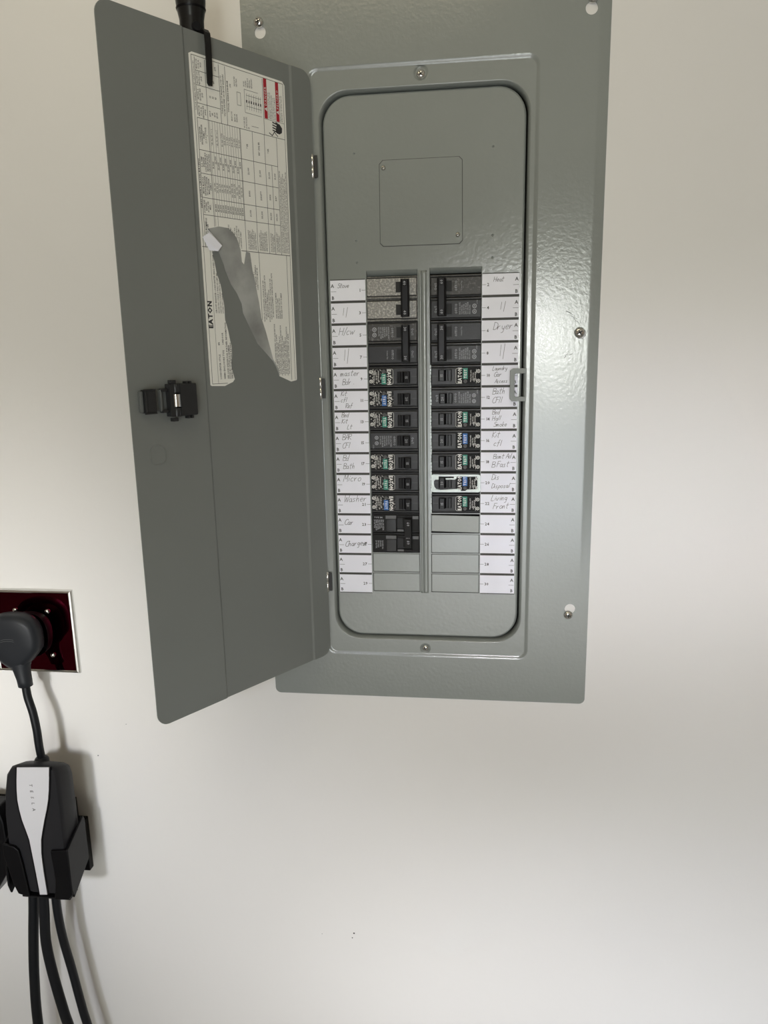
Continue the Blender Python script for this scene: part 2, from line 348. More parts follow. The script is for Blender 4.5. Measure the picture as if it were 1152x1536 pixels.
# inside of the cover opening, behind the dead front: the dark enclosure box
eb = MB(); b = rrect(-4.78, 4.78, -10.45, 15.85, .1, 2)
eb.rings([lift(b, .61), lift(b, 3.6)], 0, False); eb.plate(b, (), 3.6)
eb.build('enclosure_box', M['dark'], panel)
for i, k in enumerate(KH):
    screw(k[2], -0.03, k[3], .215 if i != 3 else .235, 'cover_screw', panel, 20 + 33 * i)
screw(-.03, .10, 15.68, .19, 'cover_screw', panel, 35); screw(-.03, .11, -10.33, .165, 'cover_screw', panel, 10)
# scuffs on the right side of the cover
sc = MB()
for (x, z, a, l, w) in ((6.40, 5.72, -25, .16, .03), (6.50, 5.66, -40, .10, .025), (6.60, 5.60, -40, .06, .015), (6.62, 5.50, -30, .12, .02), (6.68, 5.40, -45, .10, .015), (6.74, 5.44, -15, .10, .018),
                        (6.80, 5.30, -35, .14, .018), (6.88, 5.22, -50, .08, .015), (6.38, 3.86, 60, .10, .02), (6.34, 3.76, 45, .09, .022), (6.44, 3.90, 80, .06, .015), (6.58, 3.86, 20, .12, .02), (6.66, 3.92, 35, .10, .014)):
    ca, sa = math.cos(math.radians(a)) * l / 2, math.sin(math.radians(a)) * l / 2
    sc.ribbon([(x - ca, z - sa), (x, z + .006), (x + ca, z + sa)], w, -.004)
sc.build('scuff_mark', M['mark'], panel)
ch = MB()
for (x, z, r) in ((6.33, 2.88, .015), (6.40, 2.80, .020), (6.38, 2.66, .016), (6.36, 2.85, .01)): ch.prism(circ(x, z, r, 7), -.004, 0)
ch.build('paint_chip', M['chip'], panel)

# hinges
for hz in (12.2, 2.52, -6.93):
    hb = MB(); hb.lathe((-4.83, -.10, hz), [(.04, -.52), (.075, -.5), (.075, -.02), (.062, -.01), (.062, .01), (.075, .02), (.075, .5), (.04, .52)], 0, 16, 'z')
    hb.box(-4.80, -4.62, -.075, -.045, hz - .46, hz + .46, 1); hb.box(-4.80, -4.70, -.07, .1, hz - .46, hz + .46, 1)
    hb.build('hinge', [M['chrome'], M['recess']], panel)
# catch bracket on the right lip of the opening
kb = MB()
outer = [(4.66, 3.30), (4.05, 3.30), (3.92, 3.20), (3.92, 1.93), (4.02, 1.82), (4.66, 1.82)]
inner = [(4.60, 3.07), (4.18, 3.07), (4.13, 3.02), (4.13, 2.08), (4.18, 2.03), (4.60, 2.03)]
for y in (-.02, .05): kb.plate(outer, [inner], y)
kb.rings([lift(outer, -.02), lift(outer, .05)], 0, False); kb.rings([lift(inner, -.02), lift(inner, .05)], 0, False)
kb.box(4.56, 4.66, .05, .12, 1.85, 3.27); kb.build('door_catch', M['steel_catch'], panel, bevel=.015)

# ---- dead front
DF = (-4.41, 4.46, -9.78, 15.13); YD = .30
df = MB()
BL = [(-2.62, 7.77), (-.26, 7.77), (-.26, -5.49), (-2.62, -5.49)]
BR = [(.27, 7.80), (2.62, 7.80), (2.62, -3.49), (.27, -3.49)]
FILL = [(-2.60, -.27, 6 - 12), (-2.60, -.27, 6 - 13), (.28, 2.60, -4 - 0), (.28, 2.60, -5), (.28, 2.60, -6), (.28, 2.60, -7)]
FILL = [(-2.60, -.27, -6), (-2.60, -.27, -7), (.28, 2.60, -4), (.28, 2.60, -5), (.28, 2.60, -6), (.28, 2.60, -7)]
def fr(x0, x1, zc_): return [(x0, zc_ + .475), (x1, zc_ + .475), (x1, zc_ - .475), (x0, zc_ - .475)]
CP = [(-1.76, 12.40), (1.60, 12.40), (1.74, 12.26), (1.76, 8.92), (1.62, 8.78), (-1.80, 8.78), (-1.94, 8.92), (-1.92, 12.24)]
dfo = rrect(DF[0] + .10, DF[1] - .10, DF[2] + .10, DF[3] - .10, 1.15, 10)
DM = [(-3.03, 12.72), (3.06, 12.72), (-3.02, 9.07), (3.07, 9.09), (-3.02, 8.13), (3.07, 8.15)]
hs = [BL, BR] + [fr(*f) for f in FILL] + [circ(x, z, .055, 10) for x, z in DM]
df.plate(dfo, hs, YD)
def dfr(d, y): return lift(rrect(DF[0] + d, DF[1] - d, DF[2] + d, DF[3] - d, 1.25 - d, 10), y)
df.rings([dfr(.10, YD), dfr(.05, YD + .012), dfr(.015, YD + .05), dfr(0, YD + .11), dfr(0, YD + .25)], 0, True)
def bay(x0, x1, zt, zb):
    ytop = YD + .16
    df.rings([[(x0, YD, zt), (x1, YD, zt)], [(x0 + .03, YD + .03, zt - .05), (x1 - .03, YD + .03, zt - .05)], [(x0 + .03, ytop, zt - .235), (x1 - .03, ytop, zt - .235)], [(x0 + .03, ytop + .4, zt - .24), (x1 - .03, ytop + .4, zt - .24)]], 0, True, False)
    df.rings([[(x0, YD, zb), (x1, YD, zb)], [(x0, YD + .2, zb), (x1, YD + .2, zb)]], 0, False, False)
    for x, d in ((x0, .02), (x1, -.02)):
        df.rings([[(x, YD, zb), (x, YD, zt)], [(x + d, YD + .03, zb), (x + d, YD + .03, zt)], [(x + d * 1.3, YD + .3, zb), (x + d * 1.3, YD + .3, zt)]], 0, False, False)
bay(-2.62, -.26, 7.77, -5.49); bay(.27, 2.62, 7.80, -3.49)
# pressed ribs between the two columns
for prof in ([(-.235, 0), (-.19, -.05), (-.14, -.06), (-.105, -.04), (-.09, 0)], [(-.085, 0), (-.07, -.04), (-.02, -.06), (.06, -.06), (.11, -.04), (.15, 0)]):
    df.rings([[(x, YD + dy, 7.60) for x, dy in prof], [(x, YD + dy, -7.45) for x, dy in prof]], 0, True, False)
    df.rings([[(x, YD, 7.70) for x, dy in prof], [(x, YD + dy, 7.60) for x, dy in prof]], 0, True, False)
    df.rings([[(x, YD + dy, -7.45) for x, dy in prof], [(x, YD, -7.53) for x, dy in prof]], 0, True, False)
for x, z in DM: df.lathe((x, YD, z), [(.055, 0), (.05, .02), (.03, .045), (.005, .05)], 0, 10, caps=False)
front = df.build('dead_front', M['steel'], panel)
for x0, x1, zc_ in FILL:
    fp = MB(); tilt = (zc_ == -4)
    if tilt: fp.T = lambda p: (p[0], p[1] + .02 - (p[2] + 4.45) * .06, p[2] + .01 - (p[0] - .28) * .022)
    g = .018
    fp.box(x0 + g, x1 - g, YD + .0, YD + .06, zc_ - .475 + g + (.045 if tilt else 0), zc_ + .475 - g - (.045 if tilt else 0))
    fp.build('filler_plate', M['steel'], front, bevel=.02, label='filler plate bent slightly out of line' if tilt else None)
cp = MB(); cq = [(x * .992, (z - 10.59) * .992 + 10.59) for x, z in CP]
cp.prism(cq, YD - .035, YD - .004); cp.build('access_plate', M['steel'], front, bevel=.012)
cs = MB(); cs.prism([(x * 1.004, (z - 10.59) * 1.004 + 10.59) for x, z in CP], YD - .003, YD + .001); cs.build('plate_gap', M['ink_soft'], front)
screw(-1.735, YD - .04, 12.08, .10, 'plate_screw', front, 15, 'zinc'); screw(1.54, YD - .04, 9.17, .10, 'plate_screw', front, 60, 'zinc')
tc_ = MB()
for rows in (range(8, 18),):
    for k in range(45):
        z = 3.45 - k * .156
        if abs((z * 2) % 1) < .01: continue
        tc_.box(.272, .318 + random.uniform(-.01, .02), YD - .012, YD + .03, z - .07, z + random.uniform(.05, .075))
tc_.build('sheared_edge', M['bright'], front)

# ---- directory cards
NL = [('1', ['Stove']), ('3', ['//']), ('5', ['H/cw']), ('7', ['//']), ('9', ['master', ' Bdr .']), ('11', ['Kit', 'cf1', '   Ref']), ('13', ['Bed', 'Kit', '    Lt']), ('15', ['BAR', 'CF1']),
      ('17', ['Bd', 'Bath']), ('19', ['Micro']), ('21', ['Washer']), ('23', ['Car']), ('25', ['Charge']), ('27', []), ('29', [])]
NR = [('2', ['Heat']), ('4', ['//']), ('6', ['Dryer']), ('8', ['//']), ('10', ['Laundry', ' Gar', '  Access']), ('12', ['Bath', 'CF11']), ('14', ['Bed', 'Hall', ' Smoke']), ('16', ['Kit', ' cf1']),
      ('18', [' Bsmt Ad', 'B Fast']), ('20', ['Dis', 'Disposal']), ('22', ['Living', ' Front']), ('24', []), ('26', []), ('28', []), ('30', [])]
def card(sg, N, zo):
    x0, x1 = (-4.285, -2.66) if sg < 0 else (2.635, 4.285)
    xo = x0 if sg < 0 else x1; xi = x1 if sg < 0 else x0; d = 1 if sg < 0 else -1     # d points from the outer edge inwards
    c = MB(); c.prism(rrect(x0, x1, -7.50 + zo, 7.50 + zo, .03 if sg < 0 else .06, 3), YD - .022, YD - .006)
    cd = c.build('directory_card', M['paper'], front, label='left directory card with odd circuit numbers' if sg < 0 else 'right directory card with even circuit numbers')
    pr = MB(); y = YD - .026; hw = MB()
    for k in range(16):
        zb = 7.5 - k + zo; h = .055 if 0 < k < 15 else .02
        zz = zb - (.02 if k == 0 else -.02 if k == 15 else 0)
        pr.plate([(x0 + .005, zz - h), (x1 - .005, zz - h), (x1 - .005, zz + h), (x0 + .005, zz + h)], (), y, 1)
    for k, (num, words) in enumerate(N):
        z = 7 - k + zo
        pr.ribbon([(xo + d * .03, z - .035), (xo + d * .27, z - .035)], .014, y)
        pr.ribbon([(xi, z), (xi - d * .17, z)], .014, y)
        if sg < 0: text(pr, num, xi - .22, z - .065, .135, y, bold=.022, align='r')
        else: text(pr, num, xi + .22, z - .065, .135, y, bold=.022)
        text(pr, 'A', xo + d * .11, z + .14, .155, y, bold=.02, align='c'); text(pr, 'B', xo + d * .12, z - .39, .155, y, bold=.02, align='c')
        n = len(words)
        for i, w in enumerate(words):
            if w == '//':
                q = 0.52 if k < 2 else .80
                xx = xo + d * (.58 if sg < 0 else .80)
                hw.ribbon([(xx + .03, z + q * .45), (xx - .02, z - q * .18)], .016, y); hw.ribbon([(xx + .20, z + q * .5), (xx + .11, z - q * .35)], .018, y)
                continue
            h = {1: .33, 2: .27, 3: .215}[n]
            if num in ('23', '25'): h = .27
            if num in ('2', '1'): h = .2
            zz = z + {1: .02, 2: .14 - .40 * i, 3: .22 - .29 * i}[n]
            if num in ('19', '21', '1', '2'): zz = z + .12
            if num == '25': zz = z - .12
            if num == '23': zz = z - .02
            nx = xo + .33 if sg < 0 else xi + .50
            if len(w) > 6: h *= .82
            hand(hw, w, nx, zz, h, y - .001, .022 if num in ('23', '25') else .0185, rise=.02 if num != '25' else .06)
    if sg < 0:
        for a in range(3): hw.ribbon([(xi - .36, 7 - 12 - .05 - a * .03), (xi - .22, 7 - 12 + .03 - a * .03), (xi - .32, 7 - 12 + .02 - a * .02)], .02, y - .001)
    pr.build('printed_rows', [M['ink'], M['bars']], cd); hw.build('pencil_writing', M['pencil'], cd)
card(-1, NL, -.08); card(1, NR, 0.0)

# ------------------------------------------------------------------ door
# door space: u = distance from the hinge line, off = towards the viewer of the inner face, z = height
TH = 0.98049165; DU = Vector((-math.cos(TH), -math.sin(TH), 0)); DN = Vector((math.sin(TH), -math.cos(TH), 0)); DH = Vector((-4.798, -.108, 0))
def D(p):   # (u, -off, z) -> panel space ; p.y negative is proud of the inner face
    q = DH + DU * p[0] + DN * (-p[1]); return (q.x, q.y, p[2])
dr = MB(); dr.T = D
DW, DZT, DZB = 9.907, 15.986, -10.669
xs = [0, 1.06, 1.09, 1.17, 1.20, 6.37, 6.395, 6.45, 6.475, DW]
offs = {0: .0, 1.06: 0, 1.09: .008, 1.17: .045, 1.20: .05, 6.37: .05, 6.395: .042, 6.45: .008, 6.475: .0, DW: 0}
def yprof(u):
    for a, b in zip(xs, xs[1:]):
        if a <= u <= b: return offs[a] + (offs[b] - offs[a]) * (u - a) / (b - a)
    return 0
out = rrect(0, DW, DZB, DZT, .52, 8)
topz = lambda u: max([z for x, z in out if abs(x - u) < 1e-6] or [None]) if False else None
def zlim(u):
    r = .52
    dz = 0
    if u < r: dz = r - math.sqrt(max(0, r * r - (r - u) ** 2))
    if u > DW - r: dz = r - math.sqrt(max(0, r * r - (u - DW + r) ** 2))
    return DZB + dz, DZT - dz
us = [.52 * (1 - math.cos(PI / 2 * k / 8)) for k in range(9)] + xs[1:-1] + [DW - .52 * (1 - math.sin(PI / 2 * k / 8)) for k in range(9)]
us = sorted(us)
A_ = [(u, yprof(u), zlim(u)[0]) for u in us]; B_ = [(u, yprof(u), zlim(u)[1]) for u in us]
A2 = [(u, y + .062, z) for u, y, z in A_]; B2 = [(u, y + .062, z) for u, y, z in B_]
for P, Q in ((A_, B_), (A2, B2), (A_, A2), (B_, B2)): dr.rings([P, Q], 0, False, False)
dr.rings([[A_[0], B_[0]], [A2[0], B2[0]]], 0, False, False); dr.rings([[A_[-1], B_[-1]], [A2[-1], B2[-1]]], 0, False, False)
door = dr.build('door', M['steel_door'], panel)
# knock-out outline below the latch: thin raised lens
kn = MB(); kn.T = D
ring_o = [(u, z) for u, z in rrect(8.56, 9.24, .03, .80, .25, 5)]; ring_i = [(u, z) for u, z in rrect(8.585, 9.215, .055, .775, .23, 5)]
kn.rings([lift(ring_o, 0.0), lift(ring_o, -.02), lift(ring_i, -.02), lift(ring_i, 0)], 0, False); kn.build('latch_blank', M['steel_door'], door)
am = MB(); am.T = D
for r0 in (.16, .12): am.ribbon([(5.12 + r0 * math.cos(t), -10.22 + r0 * math.sin(t) * .9) for t in [math.radians(60 + 20 * k) for k in range(6)]], .012, .046)
am.build('paint_scratch', M['steel'], door)

# latch
lt = MB(); lt.T = D
lt.box(7.20, 7.98, -.42, 0.0, 1.86, 3.10); la = lt.build('latch', M['latch'], door, bevel=.05)
g = MB(); g.T = D
for z in (2.02, 2.93): g.tube([(8.10, -.30, z - .17), (8.10, -.30, z + .17)], .17, 0, 16)
for u in (7.38, 7.55):
    for z in (1.80, 3.12): g.box(u, u + .10, -.36, -.12, z - .06, z + .06)
for u in (8.18, 8.30):
    for z in (1.74, 3.18): g.box(u - .06, u + .06, -.40, -.18, z - .07, z + .07)
g.box(8.16, 8.42, -.40, -.06, 1.86, 3.10); g.box(8.42, 8.70, -.28, -.05, 2.02, 2.14); g.box(8.42, 8.70, -.28, -.05, 2.82, 2.94)
g.build('latch_knuckle', M['latch'], la, bevel=.02)
g = MB(); g.T = D
g.tube([(8.12, -.33, 2.24), (8.12, -.33, 2.71)], .165, 0, 18); g.build('latch_roller', M['chrome'], la)
g = MB(); g.T = D
g.box(8.40, 9.02, -.10, -.03, 2.08, 2.90); g.box(8.66, 8.74, -.22, -.03, 2.08, 2.90); g.build('latch_slide', M['latch2'], la, bevel=.015)
g = MB(); g.T = D
g.box(8.98, 9.36, -.32, -.02, 2.06, 2.92); g.box(9.0, 9.52, -.38, -.30, 2.02, 2.08); g.box(9.0, 9.52, -.38, -.30, 2.90, 2.96)
g.box(9.36, 9.44, -.34, 0, 2.05, 2.93); g.build('latch_hook', M['latch'], la, bevel=.03)
g = MB(); g.T = D
g.box(9.45, 9.57, -.20, 0, 2.09, 2.88); g.build('latch_tip', M['latch2'], la, bevel=.03)

# data label: laid out in its own text space (tx runs up the door, ty runs away from the hinge)
LU, LZ = 1.45, 2.90
def LT(p): return D((LU + p[2], yprof(LU + p[2]) + p[1], LZ + p[0]))
white = [(0.02, 4.70), (-.01, 4.04), (.04, 3.92), (.14, 3.62), (.25, 3.52), (.80, 3.66), (1.22, 3.585), (1.63, 3.58), (1.81, 3.635), (2.185, 3.70), (2.41, 3.755), (2.64, 3.83), (3.21, 3.83), (3.64, 3.89), (4.03, 3.95),
         (4.38, 4.08), (4.47, 4.11), (4.95, 4.19), (5.25, 4.26), (5.33, 4.10), (5.50, 3.95), (6.10, 4.44), (6.25, 3.86), (6.235, 3.39), (6.06, 3.12), (5.84, 2.96), (5.44, 2.82), (4.98, 2.79), (4.89, 2.69), (5.41, 2.55), (5.375, 2.34), (4.59, 2.24),
         (4.46, 2.18), (3.90, 2.09), (3.34, 1.98), (2.735, 1.90), (2.2, 1.70), (1.61, 1.53), (1.02, 1.36), (.615, 1.07), (.29, 1.06), (.02, .365), (.07, .05), (.12, .02), (12.22, .02), (12.35, .14), (12.35, 4.62), (12.27, 4.76), (.06, 4.76)]
lb = MB(); lb.T = LT
lb.prism(white, -.012, -.001)
lab = lb.build('data_label', M['label'], door, label='white printed data label, torn away in the middle')
resid = [(6.26, 4.42), (6.25, 3.86), (6.235, 3.39), (6.06, 3.12), (5.84, 2.96), (5.44, 2.82), (4.98, 2.79), (4.89, 2.69), (5.41, 2.55), (5.375, 2.34), (4.59, 2.24), (4.46, 2.18), (3.90, 2.09), (3.34, 1.98), (2.735, 1.90), (2.2, 1.70), (1.61, 1.53), (1.02, 1.36),
         (.615, 1.07), (.33, 1.06), (.70, 1.22), (.94, 1.37), (1.30, 1.76), (1.70, 2.20), (2.19, 2.465), (2.49, 2.64), (2.94, 2.88), (3.31, 2.92), (3.71, 3.135), (4.06, 3.415), (4.62, 3.675), (4.8, 3.72), (5.31, 3.95), (5.50, 3.95)]
rs = MB(); rs.T = LT; rs.prism(resid, -.006, 0.0); rs.build('label_backing', M['residue'], lab)
fl = MB(); fl.T = LT
fv = [(6.16, -.02, 4.48), (5.50, -.20, 3.90), (5.28, -.16, 4.08), (5.30, -.03, 4.40), (5.76, -.10, 4.74), (5.95, -.14, 4.45)]
fl.add(fv, [(0, 1, 5), (5, 1, 2), (5, 2, 4), (2, 3, 4)]); fl.build('peeled_flap', M['paper'], lab, label='white curled paper flap')

def inside(px, pz, poly=white):
    c = False; n = len(poly)
    for i in range(n):
        x0, z0 = poly[i]; x1, z1 = poly[(i + 1) % n]
        if (z0 > pz) != (z1 > pz) and px < (x1 - x0) * (pz - z0) / (z1 - z0) + x0: c = not c
    return c
bk = MB(); bk.T = LT; fn = MB(); fn.T = LT; Y = -.016
def line(x0, z0, x1, z1, w=.018):
    n = max(1, int(math.hypot(x1 - x0, z1 - z0) / .08)); run = None
    for i in range(n + 1):
        t = i / n; x, z = x0 + (x1 - x0) * t, z0 + (z1 - z0) * t
        ok = inside(x, z)
        if ok and run is None: run = (x, z)
        if ok: last_ = (x, z)
        if (not ok or i == n) and run is not None:
            if last_ != run: bk.ribbon([run, last_], w, Y)
            run = None
def tx(s, x, z, h, bold=0.0, sx=.85, align='l', m=None): text(m or fn, s, x, z, h * 1.08, Y, 0, 0, bold + .012, sx * .95, 0, align, inside)
# borders and grid
line(.10, .12, 12.25, .12); line(12.25, .12, 12.25, 4.66); line(.10, 4.66, 12.25, 4.66); line(.10, 3.9, .10, 4.66)
line(.1, 4.36, 5.4, 4.36, .012); line(5.42, 4.56, 10.1, 4.56); line(10.2, 4.52, 12.2, 4.52)
for x in (10.1, 8.97, 8.13, 7.25, 6.62): line(x, .60 if x != 10.1 else .12, x, 4.56)
line(5.42, .12, 5.42, 4.72, .022); line(5.42, 4.06, 10.1, 4.06)
for k in range(13):
    z = 4.0 - k * .121
    line(6.62, z, 10.1, z, .010)
for k in (0, 1): line(5.9, 4.0 - k * .12, 6.62, 4.0 - k * .12, .012)
for z in (2.52, 1.90, 1.27, .60): line(5.42, z, 10.1, z)
line(5.42, .93, 8.97, .93)
line(5.42, .33, 5.42, .33); line(.1, .33, 5.42, .33)
for x in (10.62, 11.25, 11.75): line(x, 3.42, x, 4.5)
line(10.1, 4.06, 12.2, 4.06); line(10.1, 3.42, 12.2, 3.42); line(10.1, 3.12, 12.2, 3.12); line(10.1, 1.24, 12.2, 1.24)
line(.1, 1.87, 5.42, 1.87); line(10.72, .12, 10.72, 1.24, .012)
tx('SERIES SHORT CIRCUIT RATINGS', 7.75, 4.585, .075, .01, 1.0, 'c', bk)
tx('TORQUE TERMINAL PRESSURE SCREWS AS FOLLOWS', 11.2, 4.56, .055, 0, .8, 'c')
heads = [(6.02, ['MAIN OR MODULE', 'LOADCENTER', 'SIZE']), (6.93, ['SYSTEM AND', 'RATING', 'AT kA USE', 'MAX.']), (7.69, ['METER MODULE', 'BRANCH BREAKER', 'OR LOADCENTER', 'MAIN BREAKER', 'FAMILY']), (8.55, ['K.A. TEMP', 'BREAKER', 'LOADCENTER BUS', 'BRANCH SHORT', 'CIRCUIT RATING']), (9.53, ['LOADCENTER', 'BRANCH BREAKER', 'FAMILY', '(1, 2 or 3 POLE)', '*'])]
for x, ws in heads:
    for i, w in enumerate(ws): tx(w, x, 4.45 - i * .088, .06, .012, .85, 'c', bk)
for k in range(12):
    z = 4.0 - k * .121 - .095
    tx('%d,000' % random.choice((22, 42, 65, 100)), 6.93, z, .07, .012, .9, 'c'); tx(random.choice(('CH, CHD, CC', 'CSR, CSH', 'BW, BWH, CSR', 'CHQ, GFI', 'DK, KD, JD')), 7.69, z, .06, .006, .8, 'c')
    tx('%d,000' % random.choice((10, 22, 22, 25)), 8.5 + .2 * (k % 2), z, .07, .012, .9, 'c')
    if k not in (1, 3): tx(random.choice(('* BR, BQ, BD 1 or 2', 'BR, HQP TYPES', '10 to 125A', 'GFCB, AFCI')), 9.5, z, .06, 0, .75, 'c')
for z, a, b, c, d in ((2.16, '65,000', 'BWH', '22,000', '* BR'), (1.55, '100,000', 'BWH***', '22,000', 'BR* CHQ BR'), (1.06, '100,000', 'BWH', '22,000', '* BR'), (.74, '100,000', 'BW*', '10,000', '')):
    tx(a, 6.93, z, .075, .01, .8, 'c'); tx(b, 7.69, z, .075, .01, .8, 'c'); tx(c, 8.55, z, .075, .01, .8, 'c'); tx(d, 9.5, z, .07, .01, .8, 'c')
FT = ['FOR USE ONLY WITH BREAKERS OF THE TYPES AND RATINGS LISTED ON THIS LABEL WHEN INSTALLED AS DIRECTED', 'SERIES RATING APPLIES WHERE THE MAIN IS LOCATED AT THE LINE SIDE OF THE BRANCH CIRCUIT BREAKERS', 'SEE INSTALLATION SHEET FOR TERMINALS, WIRE RANGE AND TORQUE VALUES OF NEUTRAL AND GROUND BARS', 'COPPER OR ALUMINUM CONDUCTORS RATED 60/75 C SHALL BE USED WITH THIS EQUIPMENT AT ALL TIMES']
for k in range(5): tx(FT[k % 4], 5.5, .50 - k * .085, .052, .004, .74)
for k, zz in enumerate([2.40 - .075 * i for i in range(6)] + [1.80 - .075 * i for i in range(6)] + [1.18, 1.10, 1.02] + [.86, .79, .71]): tx(FT[k % 4][7 * (k % 3):7 * (k % 3) + 24], 5.50, zz - .05, .05, .004, .7)
for k in range(7): tx(['LINE SIDE BREAKER MODULE', 'MAIN BREAKER 200 AMPS', 'LOADCENTER FAMILY', 'CLASS BR BREAKERS 100A'][k % 4], 5.50, 3.35 - k * .10, .055, .006, .75)
tx('MODULE', 6.2, 4.42, .06, .01, .8, 'l')
# left block of the label
text(bk, 'EATON', 2.30, 4.455, .20, Y, 0, 0, .05, .98, .0)
tx('CIRCUIT BREAKER LOADCENTER ENCLOSED PANELBOARD RATINGS', 1.5 + 1.4, 4.20, .065, .012, .92, 'l', bk)
for k, s_ in enumerate(['120/240 VAC 1 PHASE 3 WIRE 225 AMPS MAX', '208Y/120 VAC 3 PHASE DELTA RATING', '277/480 VAC 1 PHASE 2 WIRE DRY TYPE', 'BUS RATING 225 AMPS']): tx(s_, 2.90, 4.08 - k * .105, .06, .006, .85)
for z, s_ in ((4.18, 'LOADCENTER STYLE            BR'), (3.98, 'NEMA ENCLOSURE TYPE       1-INDOOR'), (3.80, 'SEE CASE DESIGN FOR FURTHER INFORMATION'), (3.70, 'SUCH AS CATALOG NUMBER'), (3.60, 'SERIES INTERRUPTING RATING')): tx(s_, .28, z, .072, .010, .9, 'l', bk)
for k in range(6): tx(['CLASS CTL PANELBOARD, SUITABLE FOR USE', 'AS SERVICE EQUIPMENT WHEN INSTALLED WITH', 'MAIN BREAKER TERMINALS', 'ACCESSORY KITS AND HARDWARE'][k % 4], 2.6 + .1 * (k % 3), 1.70 - k * .098, .06, .006, .85)
for k in range(10): tx(['USE ONLY THE FOLLOWING BREAKERS: CAT. # DESCRIPTION', 'FOR REPLACEMENT PARTS ORDER CAT. # BRKR', 'TYPE BR BREAKERS 10 THRU 125 AMPERES', 'FILLER PLATE CAT # BRFP, GROUND BAR KIT'][k % 4], .30 + .07 * (k % 2), 1.18 - k * .085, .06, .006, .82 - .02 * (k % 3))
for k in range(5): tx(['TERMINAL BREAKER TERMINALS', 'CONDUCTORS MUST BE', 'SUITABLE FOR USE AT 60/75 C'][k % 3], 3.1 + .2 * k, 2.35 - k * .09, .06, .006, .85)
for k in range(4): tx(['WIRE SIZE FOR CAT NUMBER', 'SEE ACCESSORY SHEET', 'BREAKER TYPE BR CAT'][k % 3], 2.75, 1.02 - k * .1, .06, .006, .85)
# torque table and wiring diagram
for x, ws in ((10.35, ['WIRE TO BE', 'CU OR AL', 'NEUTRAL BAR', '(AWG)']), (10.93, ['NEUTRAL &', 'GROUND BAR', 'LB-IN']), (11.5, ['GROUND LUG', 'NEUTRAL LUG', 'LB-IN']), (11.98, ['MAIN LUGS', 'CU OR AL', 'IN-LB'])):
    for i, w in enumerate(ws): tx(w, x, 4.42 - i * .095, .058, .01, .72, 'c')
for i, w in enumerate(['#14-10', '#8', '#6-4', '#3-1/0']): tx(w, 10.35, 3.92 - i * .11, .06, .01, .8, 'c')
for i in range(3): tx(['25', '35', '45'][i], 10.95, 3.86 - i * .13, .07, .01, .8, 'c')
tx('50', 11.5, 3.80, .07, .01, .8, 'c'); tx('60', 11.5, 3.66, .07, .01, .8, 'c'); tx('275', 12.0, 3.55, .07, .01, .8, 'c')
tx('TORQUE CIRCUIT BREAKER LUGS TO', 11.15, 3.31, .062, .01, .8, 'c'); tx('VALUES SPECIFIED ON CIRCUIT BREAKERS', 11.15, 3.20, .062, .01, .78, 'c')
tx('TYPICAL WIRING DIAGRAM', 11.15, 3.0, .065, .012, .85, 'c')
tx('MAIN LUGS', 10.3, 2.87, .055, 0, .8); tx('LINE', 11.5, 2.87, .055, 0, .8); tx('MAIN OR', 10.3, 2.72, .055, 0, .8); tx('BREAKER', 10.3, 2.62, .055, 0, .8)
tx('INSULATED', 11.6, 2.65, .055, 0, .8); tx('NEUTRAL', 11.6, 2.55, .055, 0, .8)
for a, b, c, d in ((10.95, 2.40, 11.42, 2.40), (10.95, 2.58, 11.42, 2.58), (10.95, 2.40, 10.95, 2.58), (11.42, 2.40, 11.42, 2.58), (10.75, 2.2, 11.6, 2.2), (10.75, 2.2, 10.75, 1.35), (11.6, 2.2, 11.6, 1.5), (11.0, 2.12, 11.0, 1.35), (11.4, 2.12, 11.4, 1.35), (10.3, 1.9, 10.3, 1.55)): line(a, b, c, d, .014)
for k in range(7):
    z = 2.10 - k * .12; line(10.88, z, 11.15, z - .02, .012); line(11.24, z, 11.48, z - .02, .012)
    bk.plate([(11.13, z - .03), (11.23, z - .03), (11.23, z + .03 - (k % 2) * .02), (11.13, z + .03)], (), Y)
for i, w in enumerate(['BOND', 'SCREW', 'MAKE BOX', 'NEUTRAL', 'NECESSARY']): tx(w, 11.7, 2.18 - i * .10, .055, 0, .8)
for i, w in enumerate(['GROUND BAR', '(IF INSTALLED)', 'GR']): tx(w, 10.15, 2.25 - i * .11, .055, 0, .75)
bk.build('label_print', M['ink'], lab)
fn.build('fine_label_print', M['ink_soft'], lab, kind=None)
rd = MB(); rd.T = LT
rd.plate([(10.74, 1.02), (12.24, 1.02), (12.24, 1.19), (10.74, 1.19)], (), Y); rd.plate([(10.74, .38), (12.24, .38), (12.24, .55), (10.74, .55)], (), Y)
rd.build('warning_band', M['red'], lab)
wt = MB(); wt.T = LT
for z, s_ in ((1.055, 'DANGER'), (.415, 'PELIGRO')):
    text(wt, s_, 11.22, z, .10, Y - .003, 0, 0, .01, 1.05, .016)
    wt.add([(11.02, Y - .003, z - .01), (11.18, Y - .003, z - .01), (11.10, Y - .003, z + .125)], [(0, 1, 2)])
wt.build('warning_lettering', M['white'], lab)
hn = MB(); hn.T = LT
for i in range(7): text(hn, ['HAZARDOUS VOLTAGE WILL CAUSE', 'SEVERE INJURY OR DEATH. TURN OFF', 'POWER BEFORE WORKING INSIDE', 'EL VOLTAJE PELIGROSO CAUSA', 'LESIONES GRAVES O LA MUERTE'][i % 5], 10.76, (.93 - i * .085) if i < 5 else (.30 - (i - 5) * .085), .055, Y, 0, 0, .006, .70)
hn.prism([(10.36, .62), (10.62, .55), (10.66, .40), (10.52, .26), (10.34, .28), (10.26, .42), (10.28, .58)], Y, Y + .001)
for i in range(4): hn.ribbon([(10.32 + i * .10, .55), (10.36 + i * .10, .78)], .05, Y)
hn.ribbon([(10.62, .42), (10.68, .60)], .05, Y)
